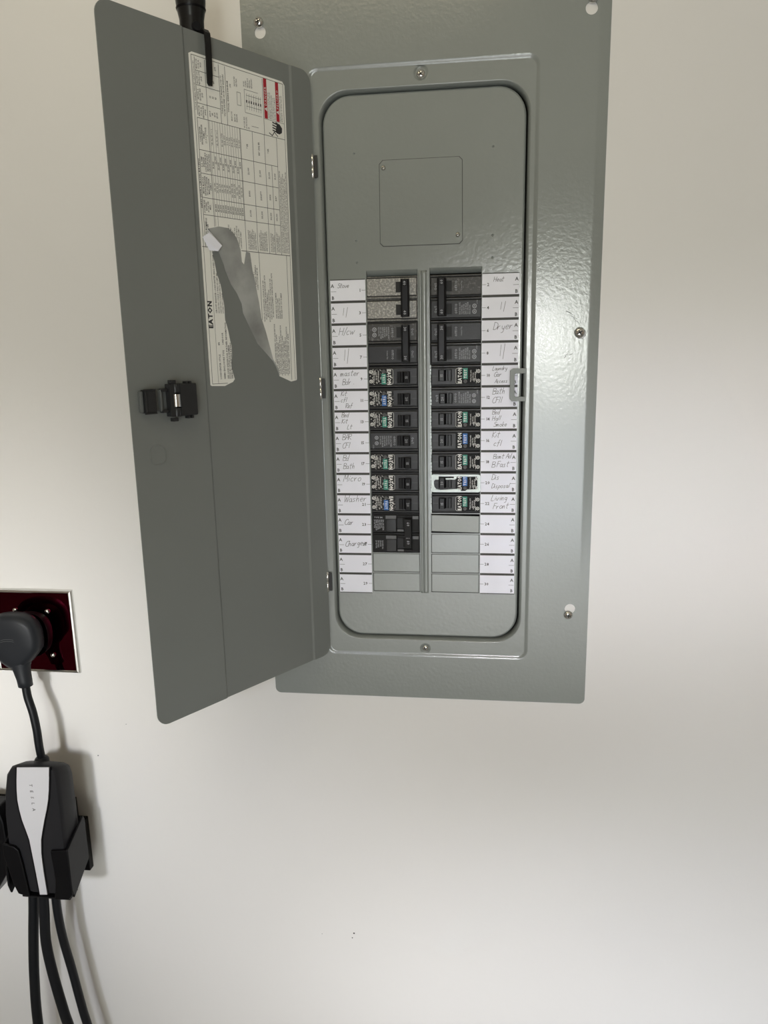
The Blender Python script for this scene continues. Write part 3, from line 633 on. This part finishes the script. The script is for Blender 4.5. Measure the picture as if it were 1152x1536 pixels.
hn.ribbon([(10.22, .98), (10.14, .82), (10.30, .70), (10.16, .52)], .035, Y); hn.build('hazard_print', M['ink'], lab)

# ------------------------------------------------------------------ circuit breakers
# local space: x 0..2.33 runs from the middle rib outwards, z +-0.5, y 0 is the breaker's face
YF = YD - .05
def lines(mb, x0, x1, n, z0, z1, h, y, mi=0, bold=.0, k0=0):
    W = ['120V~ 60Hz TYPE BR', 'HACR CU/AL 60/75C', '14-10 AWG 10kA', 'LISTED CIRCUIT BKR', 'SWD 25 IN-LB']
    for i in range(n):
        s_ = W[(i + k0) % 5]; L = z1 - z0 - .04 * ((i * 3) % 4)
        w = sum(glyph(c, bold)[2] if c != ' ' else .32 for c in s_) * h / .7
        text(mb, s_, x0 + (x1 - x0) * (i + 1) / n, z0, h, y, 90, mi, bold, L / w)
def ringmark(mb, x, z, r, y):
    mb.rings([lift(circ(x, z, r, 14), y), lift(circ(x, z, r * .68, 14), y)], 0, False); mb.ribbon([(x - r * .3, z - r * .3), (x, z + r * .35), (x + r * .3, z - r * .3)], r * .25, y)
def body(mb, zc_, mi=1, d=1.0, top=0):
    mb.box(0.0, 2.34, .12, d, zc_ - .49, zc_ + .49, mi)
def face(mb, zc_, mi=0): mb.box(.04, 2.30, 0, .13, zc_ - .40, zc_ + .36, mi)
def toggle(root, x0, x1, zc_, h, amps, lab2=True):
    sl = MB(); sl.box(x0 - .02, x1 + .33, -.012, .02, zc_ - h / 2 - .02, zc_ + h / 2 + .02); sl.build('toggle_slot', M['slot'], root)
    t = MB(); 
    P = [(x0 + .02, .02), (x0, -.24), (x0 + .05, -.29), (x1 - .03, -.27), (x1, -.20), (x1 + .05, -.05), (x1 + .14, -.045), (x1 + .15, -.10), (x1 + .29, -.09), (x1 + .31, .02)]
    t.add([(x, y, z) for z in (zc_ - h / 2, zc_ + h / 2) for x, y in P], [tuple(range(10)), tuple(range(10, 20))] + [(i, (i + 1) % 10, (i + 1) % 10 + 10, i + 10) for i in range(10)])
    tg = t.build('toggle', M['tog'], root, bevel=.014)
    n = MB(); text(n, amps, (x0 + x1) / 2 + .065, zc_, .12, -.297, 90, 0, .02, .9, .01, 'c'); n.build('rating_mark', M['white_dim'], tg)
def single(kind, amps, label, group=None, glare=False, name='circuit_breaker'):
    r = thing(name, label, 'circuit breaker', (0, 0, 0), group)
    b = MB(); body(b, 0); face(b, 0); b.box(.02, 2.32, .03, .13, .405, .47, 2); b.build('body', [M['brk'], M['slot'], M['ridge']], r, bevel=.022)
    if kind in ('green', 'blue'):
        toggle(r, .37, .66, .03, .50, amps)
        s = MB(); s.box(1.16, 2.29, -.008, .01, -.37, .345); st = s.build('sticker', M['blab_glare' if glare else 'blab'], r)
        p = MB(); y = -.011
        if kind == 'green': p.ribbon([(1.66, .325), (1.19, .325), (1.17, .30), (1.17, -.31), (1.20, -.35), (1.45, -.35)], .014, y)
        text(p, 'EATON', 1.43, -.335, .17, y, 90, 0, .035, .78, .0)
        for k in range(2): p.ribbon([(1.84 + k * .16, -.28), (1.84 + k * .16, -.23 + .1 * k)], .02, y)
        lines(p, 1.78, 2.08, 3, -.22, .26, .055, y, 0, .02, 1)
        for z in (-.24, .2): ringmark(p, 2.20, z, .085, y); p.ribbon([(2.10, z - .1), (2.10, z + .1)], .016, y)
        p.build('sticker_print', M['white'], st)
        t = MB(); t.box(1.49, 1.71, -.045, .01, -.15, .345); tb = t.build('test_button', M[kind], r, bevel=.015)
        q = MB(); text(q, 'TEST', 1.655, .10, .115, -.048, 90, 0, .02, .9, .015, 'c'); q.build('button_lettering', M['white'], tb)
        v = MB(); v.lathe((1.60, 0, -.25), [(.085, .01), (.085, -.03), (.07, -.04), (.06, -.02), (.045, -.02), (.03, -.035), (.001, -.04)], 0, 16); v.build('indicator', M['greyp'], r)
        f = MB(); f.box(.06, .33, -.003, 0, -.005, .005); f.build('seam', M['greyp'], r)
    else:
        toggle(r, .40, .70, -.02, .46, amps)
        p = MB(); y = -.004
        text(p, 'On/I', .34, -.02, .11, y, 90, 0, .015, .9, .01, 'c'); text(p, 'OFF/O', 1.20, .0, .10, y, 90, 0, .015, .9, .01, 'c')
        lines(p, 1.25, 1.85, 6, -.25, .28, .065, y, 0, .02)
        ringmark(p, 2.0, -.16, .09, y); ringmark(p, 2.0, .1, .09, y); text(p, 'LISTED', 2.18, .18, .05, y, 90, 0, 0, .8)
        p.build('face_print', M['white_dim'], r)
    return r
def double(amps, label, mats, prints, glare):
    r = thing('double_pole_breaker', label, 'circuit breaker', (0, 0, 0))
    for i, zc_ in enumerate((0, -1)):
        b = MB(); body(b, zc_); face(b, zc_); b.box(.02, 2.32, .03, .13, zc_ + .405, zc_ + .47, 2)
        b.build('pole_body', [M[mats[i]], M['slot'], M['ridge']], r, bevel=.022)
        s = MB(); s.box(.72, .98, -.012, .02, zc_ - .24, zc_ + .22); s.box(.80, .95, -.06, 0, zc_ - .21, zc_ + .19); s.build('toggle_slot', M['slot'], r)
        if prints[i]:
            p = MB(); y = -.004
            text(p, 'On/I', .30, zc_ - .02, .11, y, 90, 0, .015, .9, .01, 'c')
            text(p, 'OFF/O', 1.22, zc_, .10, y, 90, 0, .015, .9, .01, 'c')
            if prints[i] > 1: lines(p, 1.28, 1.82, 6, zc_ - .26, zc_ + .27, .065, y, 0, .02, i); ringmark(p, 2.0, zc_ - .15, .1, y); ringmark(p, 2.0, zc_ + .09, .1, y); text(p, 'LISTED', 2.14, zc_ + .18, .05, y, 90, 0, 0, .8)
            else: text(p, 'Common Trip', 1.44, zc_, .055, y, 90, 0, .01, .8, 0, 'c')
            p.build('face_print', M['white_dim'], r)
    t = MB()
    P = [(.35, .02), (.34, -.40), (.40, -.46), (.66, -.46), (.72, -.40), (.74, .02)]
    z0, z1 = -1.32, .32
    t.add([(x, y, z) for z in (z0, z1) for x, y in P], [tuple(range(6)), tuple(range(6, 12))] + [(i, (i + 1) % 6, (i + 1) % 6 + 6, i + 6) for i in range(6)])
    tg = t.build('handle_tie', M['tog'], r, bevel=.02)
    t = MB()
    t.box(.43, .64, -.475, -.45, -1.28, -.98); t.build('handle_pad', M['tog'], tg, bevel=.01); t = MB(); t.box(.43, .64, -.475, -.45, 0.0, .29); t.build('handle_pad', M['tog'], tg, bevel=.01)
    n = MB()
    for z in (.15, -1.13): text(n, amps, .595, z, .12, -.479, 90, 0, .015, .95, .01, 'c')
    n.build('rating_mark', M['white_dim'], tg)
    return r
def sixty(label):
    r = thing('double_pole_breaker', label, 'circuit breaker', (0, 0, 0))
    for i, zc_ in enumerate((0, -1)):
        b = MB(); body(b, zc_); b.box(.03, .36, 0, .13, zc_ - .42, zc_ + .40); b.box(1.10, 2.30, 0, .13, zc_ - .42, zc_ + .40); b.box(.36, 1.10, .0, .13, zc_ - .40, zc_ - .24); b.box(.36, 1.10, 0, .13, zc_ + .30, zc_ + .42)
        b.build('pole_body', [M['brk_new'], M['slot']], r, bevel=.02)
        l = MB(); l.box(1.14, 1.62, -.03, 0, zc_ - .20, zc_ + .40); l.build('smoked_window', M['lens'], r, bevel=.02)
        g_ = MB(); g_.box(1.14, 1.64, -.02, 0, zc_ - .38, zc_ - .22); g_.box(1.30, 1.46, -.03, -.015, zc_ - .32, zc_ - .27); g_.box(.05, .33, -.02, 0, zc_ - .36, zc_ - .22); g_.box(.78, 1.08, -.01, 0, zc_ + .30, zc_ + .40)
        g_.build('grey_rim', M['greyp'], r)
        p = MB(); y = -.004
        if i == 1: text(p, 'TYPE BR', 2.20, -1.25, .07, y, 180, 0, .02, 1); lines(p, 1.72, 2.22, 6, -1.18, -.64, .075, y, 0, .02)
        else: lines(p, 1.74, 2.16, 4, -.14, .30, .075, y, 0, .02, 2)
        p.build('face_print', M['white_dim'], r)
    s = MB(); s.box(.74, 1.04, .02, .09, -.26, .20); s.box(.74, 1.04, .02, .09, -1.26, -.80); s.build('toggle_slot', M['slot'], r)
    t = MB(); t.box(.37, .70, -.36, .05, -1.28, .16); t.box(.66, .80, -.10, .05, -1.28, -.80); t.box(.66, .80, -.10, .05, -.28, .16)
    tg = t.build('handle_tie', M['brk_new'], r, bevel=.02)
    n = MB()
    text(n, '60', .58, -.12, .13, -.364, 90, 0, .02, .9, .01, 'c'); text(n, '60', .58, -1.03, .13, -.364, 90, 0, .02, .9, .01, 'c'); n.ribbon([(.46, -.35), (.50, -.35)], .02, -.364); n.ribbon([(.54, -.35), (.62, -.35)], .02, -.364)
    n.build('rating_mark', M['white_dim'], tg)
    return r
def place(r, side, row):
    """side -1: left column (the same breaker turned half a turn); row = row of its topmost pole"""
    two = any(c.name.startswith('handle_tie') for c in r.children)
    r.rotation_euler = (0, 0, 0)
    if side > 0: r.location = (.30 * S, YF * S, (7 - row) * S + ZO)
    else:
        r.rotation_euler = (0, PI, 0); r.location = (-.28 * S, YF * S, (7 - row - (1 if two else 0)) * S + ZO)
def copy_tree(o, parent=None):
    c = o.copy(); COL.objects.link(c)
    if parent: c.parent = parent
    for ch in list(o.children): copy_tree(ch, c)
    return c
place(double('40', 'double-pole breaker marked 40 with dusty faces under a painted silvery sheen, top of the left column', ('brk_sheen', 'brk_sheen'), (0, 0), 1), -1, 0)
place(double('30', 'double-pole breaker marked 30 with printed upper face, second breaker of the left column', ('brk', 'brk_sheen2'), (1, 2), 0), -1, 2)
place(double('60', 'double-pole breaker marked 60 with smudged faces, top of the right column', ('brk_sheen2', 'brk'), (1, 2), 0), 1, 0)
place(double('30', 'clean double-pole breaker marked 30, second breaker of the right column', ('brk', 'brk'), (1, 2), 0), 1, 2)
place(sixty('matt black double-pole breaker with smoked windows beside the words Car and Charge'), -1, 11)
GRP = 'single-pole breakers in the two columns'
gw = single('green', '15', '', GRP, True); gn = single('green', '15', '', GRP); bw = single('blue', '20', '', GRP, True); bn = single('blue', '20', '', GRP); pl = single('plain', '20', '', GRP)
used = set()
def put(proto, side, row, label):
    o = proto if proto.name not in used else copy_tree(proto)
    used.add(proto.name); o['label'] = label; place(o, side, row); return o
put(gw, -1, 4, 'breaker with green TEST button beside the pencilled word master, left column')
put(bw, -1, 5, 'upper of two breakers with blue TEST button, left column, beside pencilled Kit')
put(gw, -1, 6, 'breaker with green TEST button directly under the upper blue one, left column')
put(pl, -1, 7, 'plain black breaker without test button beside the pencilled word BAR, left column')
put(gw, -1, 8, 'green TEST breaker under the plain black one, left column, beside the word Bath')
put(gw, -1, 9, 'breaker with green TEST button beside the pencilled word Micro, directly above the lower blue one')
put(bw, -1, 10, 'breaker with blue TEST button beside the pencilled word Washer, left column')
put(gn, 1, 4, 'uppermost breaker with green TEST button in the right column, beside the door catch')
put(pl, 1, 5, 'plain black breaker without test button in the right column, beside the door catch')
put(gn, 1, 6, 'breaker with green TEST button beside the pencilled words Bed Hall Smoke, right column')
put(bn, 1, 7, 'breaker with blue TEST button and no silver frame, right column, beside the word Kit')
put(gn, 1, 8, 'breaker with green TEST button directly above the silver frame, right column')
put(bn, 1, 9, 'breaker with blue TEST button seen through the silver metal frame')
put(gn, 1, 10, 'lowest breaker of the right column, green TEST button, under the silver frame')

# silver lock frame round the breaker at number 20
lf = MB(); z0 = 7 - 9
o_ = rrect(.31, 2.62, z0 - .44, z0 + .41, .10, 4)
i_ = [(.43, z0 - .02), (.44, z0 + .10), (.50, z0 + .17), (.60, z0 + .17), (1.42, z0 + .17), (1.50, z0 + .22), (1.52, z0 + .31), (2.48, z0 + .31), (2.48, z0 - .29), (2.00, z0 - .30), (1.92, z0 - .38), (1.74, z0 - .38), (1.66, z0 - .29), (1.58, z0 - .27), (.74, z0 - .33), (.54, z0 - .28), (.46, z0 - .18)]
i2 = [(.66, z0 + .235), (1.38, z0 + .235), (1.38, z0 + .32), (.66, z0 + .32)]
for y in (YF - .10, YF - .06): lf.plate(o_, [i_, i2], y)
for l in (o_, i_, i2): lf.rings([lift(l, YF - .10), lift(l, YF - .06)], 0, False)
lf.rings([lift(o_, YF - .06), lift(rrect(.33, 2.60, z0 - .42, z0 + .39, .10, 4), YF + .12)], 0, False)
lfo = lf.build('breaker_lock_frame', M['bright']); lfo.location.z = ZO
lfo['label'] = 'thin silver metal frame clipped over the breaker beside number 20'; lfo['category'] = 'lock clip'

# ------------------------------------------------------------------ flashlight clipped over the door's top edge
fx, fy = -8.42, -4.30
fl_ = thing('penlight', 'slim black flashlight clipped over the top edge of the open door', 'flashlight', (fx, fy, 12.0))
b = MB(); b.lathe((0, 0, 0), [(.30, .4), (.43, .5), (.46, .8), (.46, 4.60), (.47, 4.66), (.53, 4.95), (.565, 5.25), (.575, 5.9), (.56, 6.6), (.54, 6.65)], 0, 28, 'z'); b.build('barrel', M['torch'], fl_)
b = MB(); b.lathe((0, 0, 0), [(.535, 4.93), (.548, 4.95), (.562, 5.0)], 0, 28, 'z', caps=False); b.build('grip_ring', M['gloss'], fl_); b = MB()
b.lathe((0, 0, 0), [(.485, 3.9), (.485, 4.05)], 0, 28, 'z'); b.build('grip_ring', M['gloss'], fl_)
hd = Vector((fx, fy, 12.0))
def CD(u, off, z): q = DH + DU * u + DN * off; return Vector((q.x - fx, q.y - fy, z - 12.0))
b = MB()
path = [(5.47, -.22, 16.02), (5.46, -.10, 16.14), (5.45, .05, 16.13), (5.44, .14, 16.0), (5.43, .15, 15.6), (5.42, .11, 14.6), (5.39, .05, 14.30), (5.37, .06, 14.20)]
rs_ = []
for i, (u, off, z) in enumerate(path):
    w = .125 if i < 6 else .11 if i == 6 else .07; t = .035
    rs_.append([CD(u - w, off - t, z - (.0 if i != 7 else -.02)), CD(u + w, off - t, z), CD(u + w, off + t, z), CD(u - w, off + t, z)])
b.rings(rs_, 0, False, True, True, True)
b.build('pocket_clip', M['torch'], fl_, bevel=.012)
b = MB(); q = Vector((.30, -.38, 4.25)); b.tube([q * 1.0, q + Vector((.05, -.06, 0))], [.19, .16], 0, 18); b.build('switch', M['rubber'], fl_)

# ------------------------------------------------------------------ outlet plate, plug, charger
ow = thing('outlet_plate', 'mirror wall plate with painted maroon reflection and chrome rim behind the black plug', 'outlet', (-20.75, 0, -9.97))
PX, PZ = -20.75, -9.97
def L(p): return (p[0] - PX, p[1], p[2] - PZ)
b = MB(); b.T = L
o1 = [(-23.05, -7.66), (-18.42, -7.66), (-18.42, -12.28), (-23.05, -12.28)]
def ins(d): return [(-23.05 + d, -7.66 - d), (-18.42 - d, -7.66 - d), (-18.42 - d, -12.28 + d), (-23.05 + d, -12.28 + d)]
b.rings([lift(ins(0), .055), lift(ins(0), -.05), lift(ins(.05), -.14), lift(ins(.13), -.16), lift(ins(.17), -.14)], 0, False)
b.build('rim', M['chrome'], ow)
b = MB(); b.T = L; b.plate(ins(.17), (), -.14); b.plate(ins(.17), (), -.10); b.build('face', M['maroon_reflection'], ow)
for x, z in ((-21.64, -8.80), (-19.84, -8.83), (-19.80, -11.25), (-21.64, -11.25)):
    b = MB(); b.T = L; b.lathe((x, -.14, z), [(.14, 0), (.14, -.03), (.12, -.08), (.07, -.115), (.001, -.125)], 0, 16); b.build('plate_screw', M['chrome'], ow)
b = MB(); b.T = L; b.lathe((-20.72, 0, -9.95), [(1.05, -.141), (1.05, -.26), (1.0, -.30), (.9, -.31)], 0, 32); b.build('receptacle', M['gloss'], ow)

pg = thing('charger_plug', 'black right-angle plug pushed into the mirror wall plate, cord hanging down', 'plug', (-20.55, -.31, -9.9))
QX, QY, QZ = -20.55, -.31, -9.9
def rr2(cx, cz, w, h, e, y, neck=0.0, n=40):
    pts = []
    for k in range(n):
        t = 2 * PI * k / n; c, s_ = math.cos(t), math.sin(t)
        x = math.copysign(abs(c) ** e, c) * w; z = math.copysign(abs(s_) ** e, s_) * h
        if neck and z < -.35 * h:      # teardrop towards the cord
            f = min(1.0, (-z / h - .35) / .65); x *= 1 - neck * f ** 1.1; z -= .25 * f
        pts.append((cx + x, y, cz + z))
    return pts
b = MB(); b.T = lambda p: (p[0] - QX, p[1] - QY, p[2] - QZ)
b.rings([rr2(-20.55, -9.85, .98, 1.05, .8, -.31), rr2(-20.55, -9.85, 1.08, 1.15, .8, -.50), rr2(-20.57, -9.85, 1.10, 1.2, .8, -.95)], 0, True, True, True, False); b.build('plug_base', M['gloss'], pg)
b = MB(); b.T = lambda p: (p[0] - QX, p[1] - QY, p[2] - QZ)
cxx, czz = -20.98, -9.86
b.rings([rr2(cxx, czz, 1.18, 1.14, .78, -.95, .35), rr2(cxx, czz, 1.36, 1.32, .78, -1.02, .45), rr2(cxx, czz, 1.43, 1.38, .78, -1.25, .50), rr2(cxx, czz, 1.42, 1.36, .78, -1.6, .50), rr2(cxx, czz, 1.34, 1.28, .78, -1.80, .50), rr2(cxx, czz, 1.12, 1.06, .8, -1.92, .48), rr2(cxx, czz, .6, .6, .9, -1.96, .40), rr2(cxx, czz, .05, .05, 1, -1.97)], 0, True, True, True, True)
b.build('plug_head', M['plug'], pg)
b = MB(); b.T = lambda p: (p[0] - QX, p[1] - QY, p[2] - QZ)
def ell(cx, cy, z, a, c, n=24): return [(cx + a * math.cos(2 * PI * k / n), cy + c * math.sin(2 * PI * k / n), z) for k in range(n)]
b.rings([ell(-20.95, -1.45, -10.75, .98, .44), ell(-20.88, -1.48, -11.0, .72, .44), ell(-20.80, -1.50, -11.25, .52, .42), ell(-20.72, -1.55, -11.6, .42, .38), ell(-20.62, -1.6, -12.0, .37, .36), ell(-20.56, -1.65, -12.33, .36, .35), ell(-20.56, -1.65, -12.36, .2, .2)], 0, True, True, True, True)
b.build('strain_relief', M['plug'], pg)
b = MB(); b.T = lambda p: (p[0] - QX, p[1] - QY, p[2] - QZ)
for r0, z in ((.50, -9.82), (.52, -9.92)): b.ribbon([(-20.98 + r0 * math.sin(t), z + .12 * math.cos(t * 1.2)) for t in [(-1 + .2 * k) for k in range(9)]], .02, -1.972)
b.build('moulded_arc', M['greyp'], pg)
b = MB(); b.T = lambda p: (p[0] - QX, p[1] - QY, p[2] - QZ)
b.tube(smoothpath([(-20.56, -1.65, -12.2), (-20.46, -1.75, -12.9), (-20.18, -1.9, -13.7), (-20.02, -2.0, -14.6), (-20.0, -2.0, -15.5), (-19.98, -1.95, -16.35)]), .205, 0, 18); b.build('cord', M['rubber'], pg)

CX, CZ = -20.0, -19.8
ev = thing('car_charger', 'black car-charging unit with a silver hourglass strip hanging below the plug', 'charger', (CX, -1, -23.4))
def CL(p): return (p[0] - CX, p[1] + 1, p[2] + 23.4)
frontp = [(-18.78, -15.98), (-18.50, -16.12), (-18.42, -16.5), (-18.40, -18.2), (-18.42, -20.4), (-18.52, -22.3), (-18.75, -23.25), (-19.4, -23.42), (-20.6, -23.42), (-21.20, -23.25), (-21.45, -22.3), (-21.66, -20.6), (-21.62, -18.9), (-21.46, -17.6), (-21.22, -16.5), (-20.95, -16.12), (-20.60, -15.98), (-19.7, -15.93)]
cc = (-20.0, -19.6)
def shr(k, y, dz=0): return [(cc[0] + (x - cc[0]) * k, y, cc[1] + (z - cc[1]) * (k * .5 + .5) + dz) for x, z in frontp]
b = MB(); b.T = CL
b.rings([shr(.80, -1.66, -.62), shr(.94, -1.72, -.56), shr(.99, -1.9, -.45), shr(1.02, -2.3, -.3), shr(1.0, -2.95, -.03), shr(.97, -3.12), shr(.93, -3.19)], 0, True, True, True, True); b.build('shell', M['unit'], ev)
b = MB(); b.T = CL
stripL = [(-20.518, -16.06), (-20.624, -16.755), (-20.691, -17.323), (-20.729, -17.893), (-20.693, -18.462), (-20.62, -19.032), (-20.477, -19.639), (-20.361, -20.174), (-20.311, -20.952), (-20.273, -21.539), (-20.235, -22.129), (-20.169, -23.403)]
stripR = [(-18.773, -15.96), (-18.862, -16.653), (-18.938, -17.218), (-19.043, -17.789), (-19.203, -18.367), (-19.387, -18.951), (-19.569, -19.578), (-19.714, -20.129), (-19.799, -20.914), (-19.805, -21.504), (-19.8, -22.096), (-19.76, -23.37)]
def band(e, y): return [[(a[0] - e, y, a[1]), (b_[0] + e, y, b_[1])] for a, b_ in zip(stripL, stripR)]
gl = MB(); gl.T = CL
gl.rings(band(.10, -3.20), 0, False, False); gl.rings([[r[0] for r in band(.10, -3.20)], [r[0] for r in band(.10, -3.1)]], 0, False, False); gl.rings([[r[1] for r in band(.10, -3.20)], [r[1] for r in band(.10, -3.1)]], 0, False, False)
gl.build('strip_surround', M['gloss'], ev)
b.rings(band(0, -3.235), 0, True, False)
for i in (0, 1): b.rings([[r[i] for r in band(0, -3.235)], [r[i] for r in band(0, -3.19)]], 0, False, False)
b.rings([band(0, -3.235)[0], band(0, -3.19)[0]], 0, False, False); b.rings([band(0, -3.235)[-1], band(0, -3.19)[-1]], 0, False, False)
strip = b.build('silver_strip', M['silver'], ev)
b = MB(); b.T = CL
for i, c in enumerate('TESLA'): text(b, c, -19.96, -17.02 - i * .345, .165, -3.238, -90, 0, .01, 1.0, 0, 'c')
b.build('lettering', M['ink'], strip)
b = MB(); b.T = CL; 
b.lathe((-19.98, -1.95, -16.42), [(.36, -.1), (.36, .12), (.30, .22), (.24, .26)], 0, 20, 'z'); b.build('cord_collar', M['rubber'], ev)
# cradle: front claws, bottom, raking side cheeks, back plate on the wall
kr = thing('charger_cradle', 'glossy black wall cradle holding the lower half of the car charger', 'wall bracket', (-20.0, .05, -23.5))
b = MB(); b.T = lambda p: (p[0] + 20.0, p[1] - .05, p[2] + 23.5)
def cheek(x0, x1, xt):      # side cheek as a prism along x
    P = [(-1.5, -19.95), (-1.62, -19.70), (-3.34, -20.55), (-3.36, -22.9), (-3.2, -23.45), (-1.5, -22.35)]
    b.add([(x, y, z) for x in (x0, x1) for y, z in P], [tuple(range(6)), tuple(range(6, 12))] + [(i, (i + 1) % 6, (i + 1) % 6 + 6, i + 6) for i in range(6)])
cheek(-18.36, -18.24, 0); cheek(-21.86, -21.74, 0)
b.prism([(-19.20, -20.66), (-18.26, -20.55), (-18.26, -23.2), (-18.50, -23.5), (-19.30, -23.55), (-19.12, -22.4)], -3.36, -3.22)
b.prism([(-21.84, -20.42), (-21.20, -20.55), (-20.98, -20.75), (-20.85, -21.6), (-20.68, -23.50), (-21.30, -23.35), (-21.52, -22.8), (-21.84, -21.2)], -3.36, -3.22)
b.box(-21.15, -18.45, -3.3, -2.5, -23.56, -23.46); b.box(-21.3, -18.98, -.35, .055, -24.1, -20.9); b.box(-21.0, -19.3, -1.5, -.3, -23.0, -19.5); b.box(-21.8, -18.32, -1.60, -1.45, -22.3, -20.9)
b.build('cradle_shell', M['gloss'], kr, bevel=.04)
# cables below
def cable(pts, label, r=.24):
    t = thing('charging_cable', label, 'cable', (pts[0][0], pts[0][1], pts[0][2]))
    b = MB(); b.T = lambda p: (p[0] - pts[0][0], p[1] - pts[0][1], p[2] - pts[0][2])
    b.tube(smoothpath(pts), r, 0, 18); o = b.build('sheath', M['rubber'], t)
cable([(-21.25, -2.1, -23.4), (-21.45, -2.1, -25.2), (-21.75, -2.1, -27.5), (-22.0, -2.1, -30.0), (-22.15, -2.1, -33.0), (-22.2, -2.0, -40), (-22.1, -2.1, -50), (-22.0, -3.0, -55.5), (-21.5, -6.0, -56.7), (-18, -11, -56.8)], 'black cable hanging straight below the cradle, leftmost of three', .27)
cable([(-20.55, -2.4, -23.4), (-20.65, -2.4, -25.2), (-20.85, -2.3, -27.2), (-20.75, -2.2, -29.4), (-20.45, -2.1, -32.0), (-20.2, -2.0, -34.0), (-19.8, -1.9, -40), (-19.2, -2.0, -50), (-18.8, -3.0, -55.5), (-17.8, -6.0, -56.7), (-14, -10, -56.8)], 'black cable bowing left then right below the cradle, middle of three', .27)
cable([(-20.1, -2.0, -23.4), (-20.15, -2.0, -25.2), (-20.1, -1.9, -27.2), (-19.85, -1.8, -29.4), (-19.5, -1.8, -32.0), (-19.15, -1.8, -34.0), (-18.3, -1.7, -40), (-17.2, -1.9, -50), (-16.6, -3.0, -55.5), (-15.5, -5.0, -56.75), (-10, -7, -56.8)], 'black cable sweeping right below the cradle, rightmost of three', .23)
# holster of the charging handle at the left edge
hs_ = thing('cable_holster', 'black plastic cable holster on the wall left of the car charger', 'wall bracket', (-24.2, .05, -24.0))
b = MB(); b.T = lambda p: (p[0] + 24.2, p[1] - .05, p[2] + 24.0)
b.add([(x, y, z) for y in (-2.3, -1.2) for x, z in ((-25.5, -19.0), (-22.62, -19.1), (-22.40, -20.0), (-22.35, -22.6), (-22.75, -23.3), (-23.6, -24.6), (-25.5, -25.0))], [tuple(range(7)), tuple(range(7, 14))] + [(i, (i + 1) % 7, (i + 1) % 7 + 7, i + 7) for i in range(7)])
b.box(-24.8, -23.2, -1.2, .05, -23.5, -19.8); b.build('holster_body', M['gloss'], hs_, bevel=.08)
b = MB(); b.T = lambda p: (p[0] + 24.2, p[1] - .05, p[2] + 24.0); b.lathe((-24.2, -2.3, -21.5), [(.9, 0), (.9, -.25), (.75, -.32), (.6, -.2)], 0, 24); b.build('socket_ring', M['plug'], hs_)
# small flecks on the wall
wm = MB()
for x, z, r in ((-18.0, -17.15, .035), (-4.1, -27.2, .05), (-4.2, -27.5, .035), (-16.2, -15.2, .02), (-5.9, -27.4, .02)): wm.prism(circ(x, z + 0, r, 8), .052, .06)
wo = wm.build('wall_fleck', M['mark'], bpy.data.objects['wall_back'], kind='stuff')
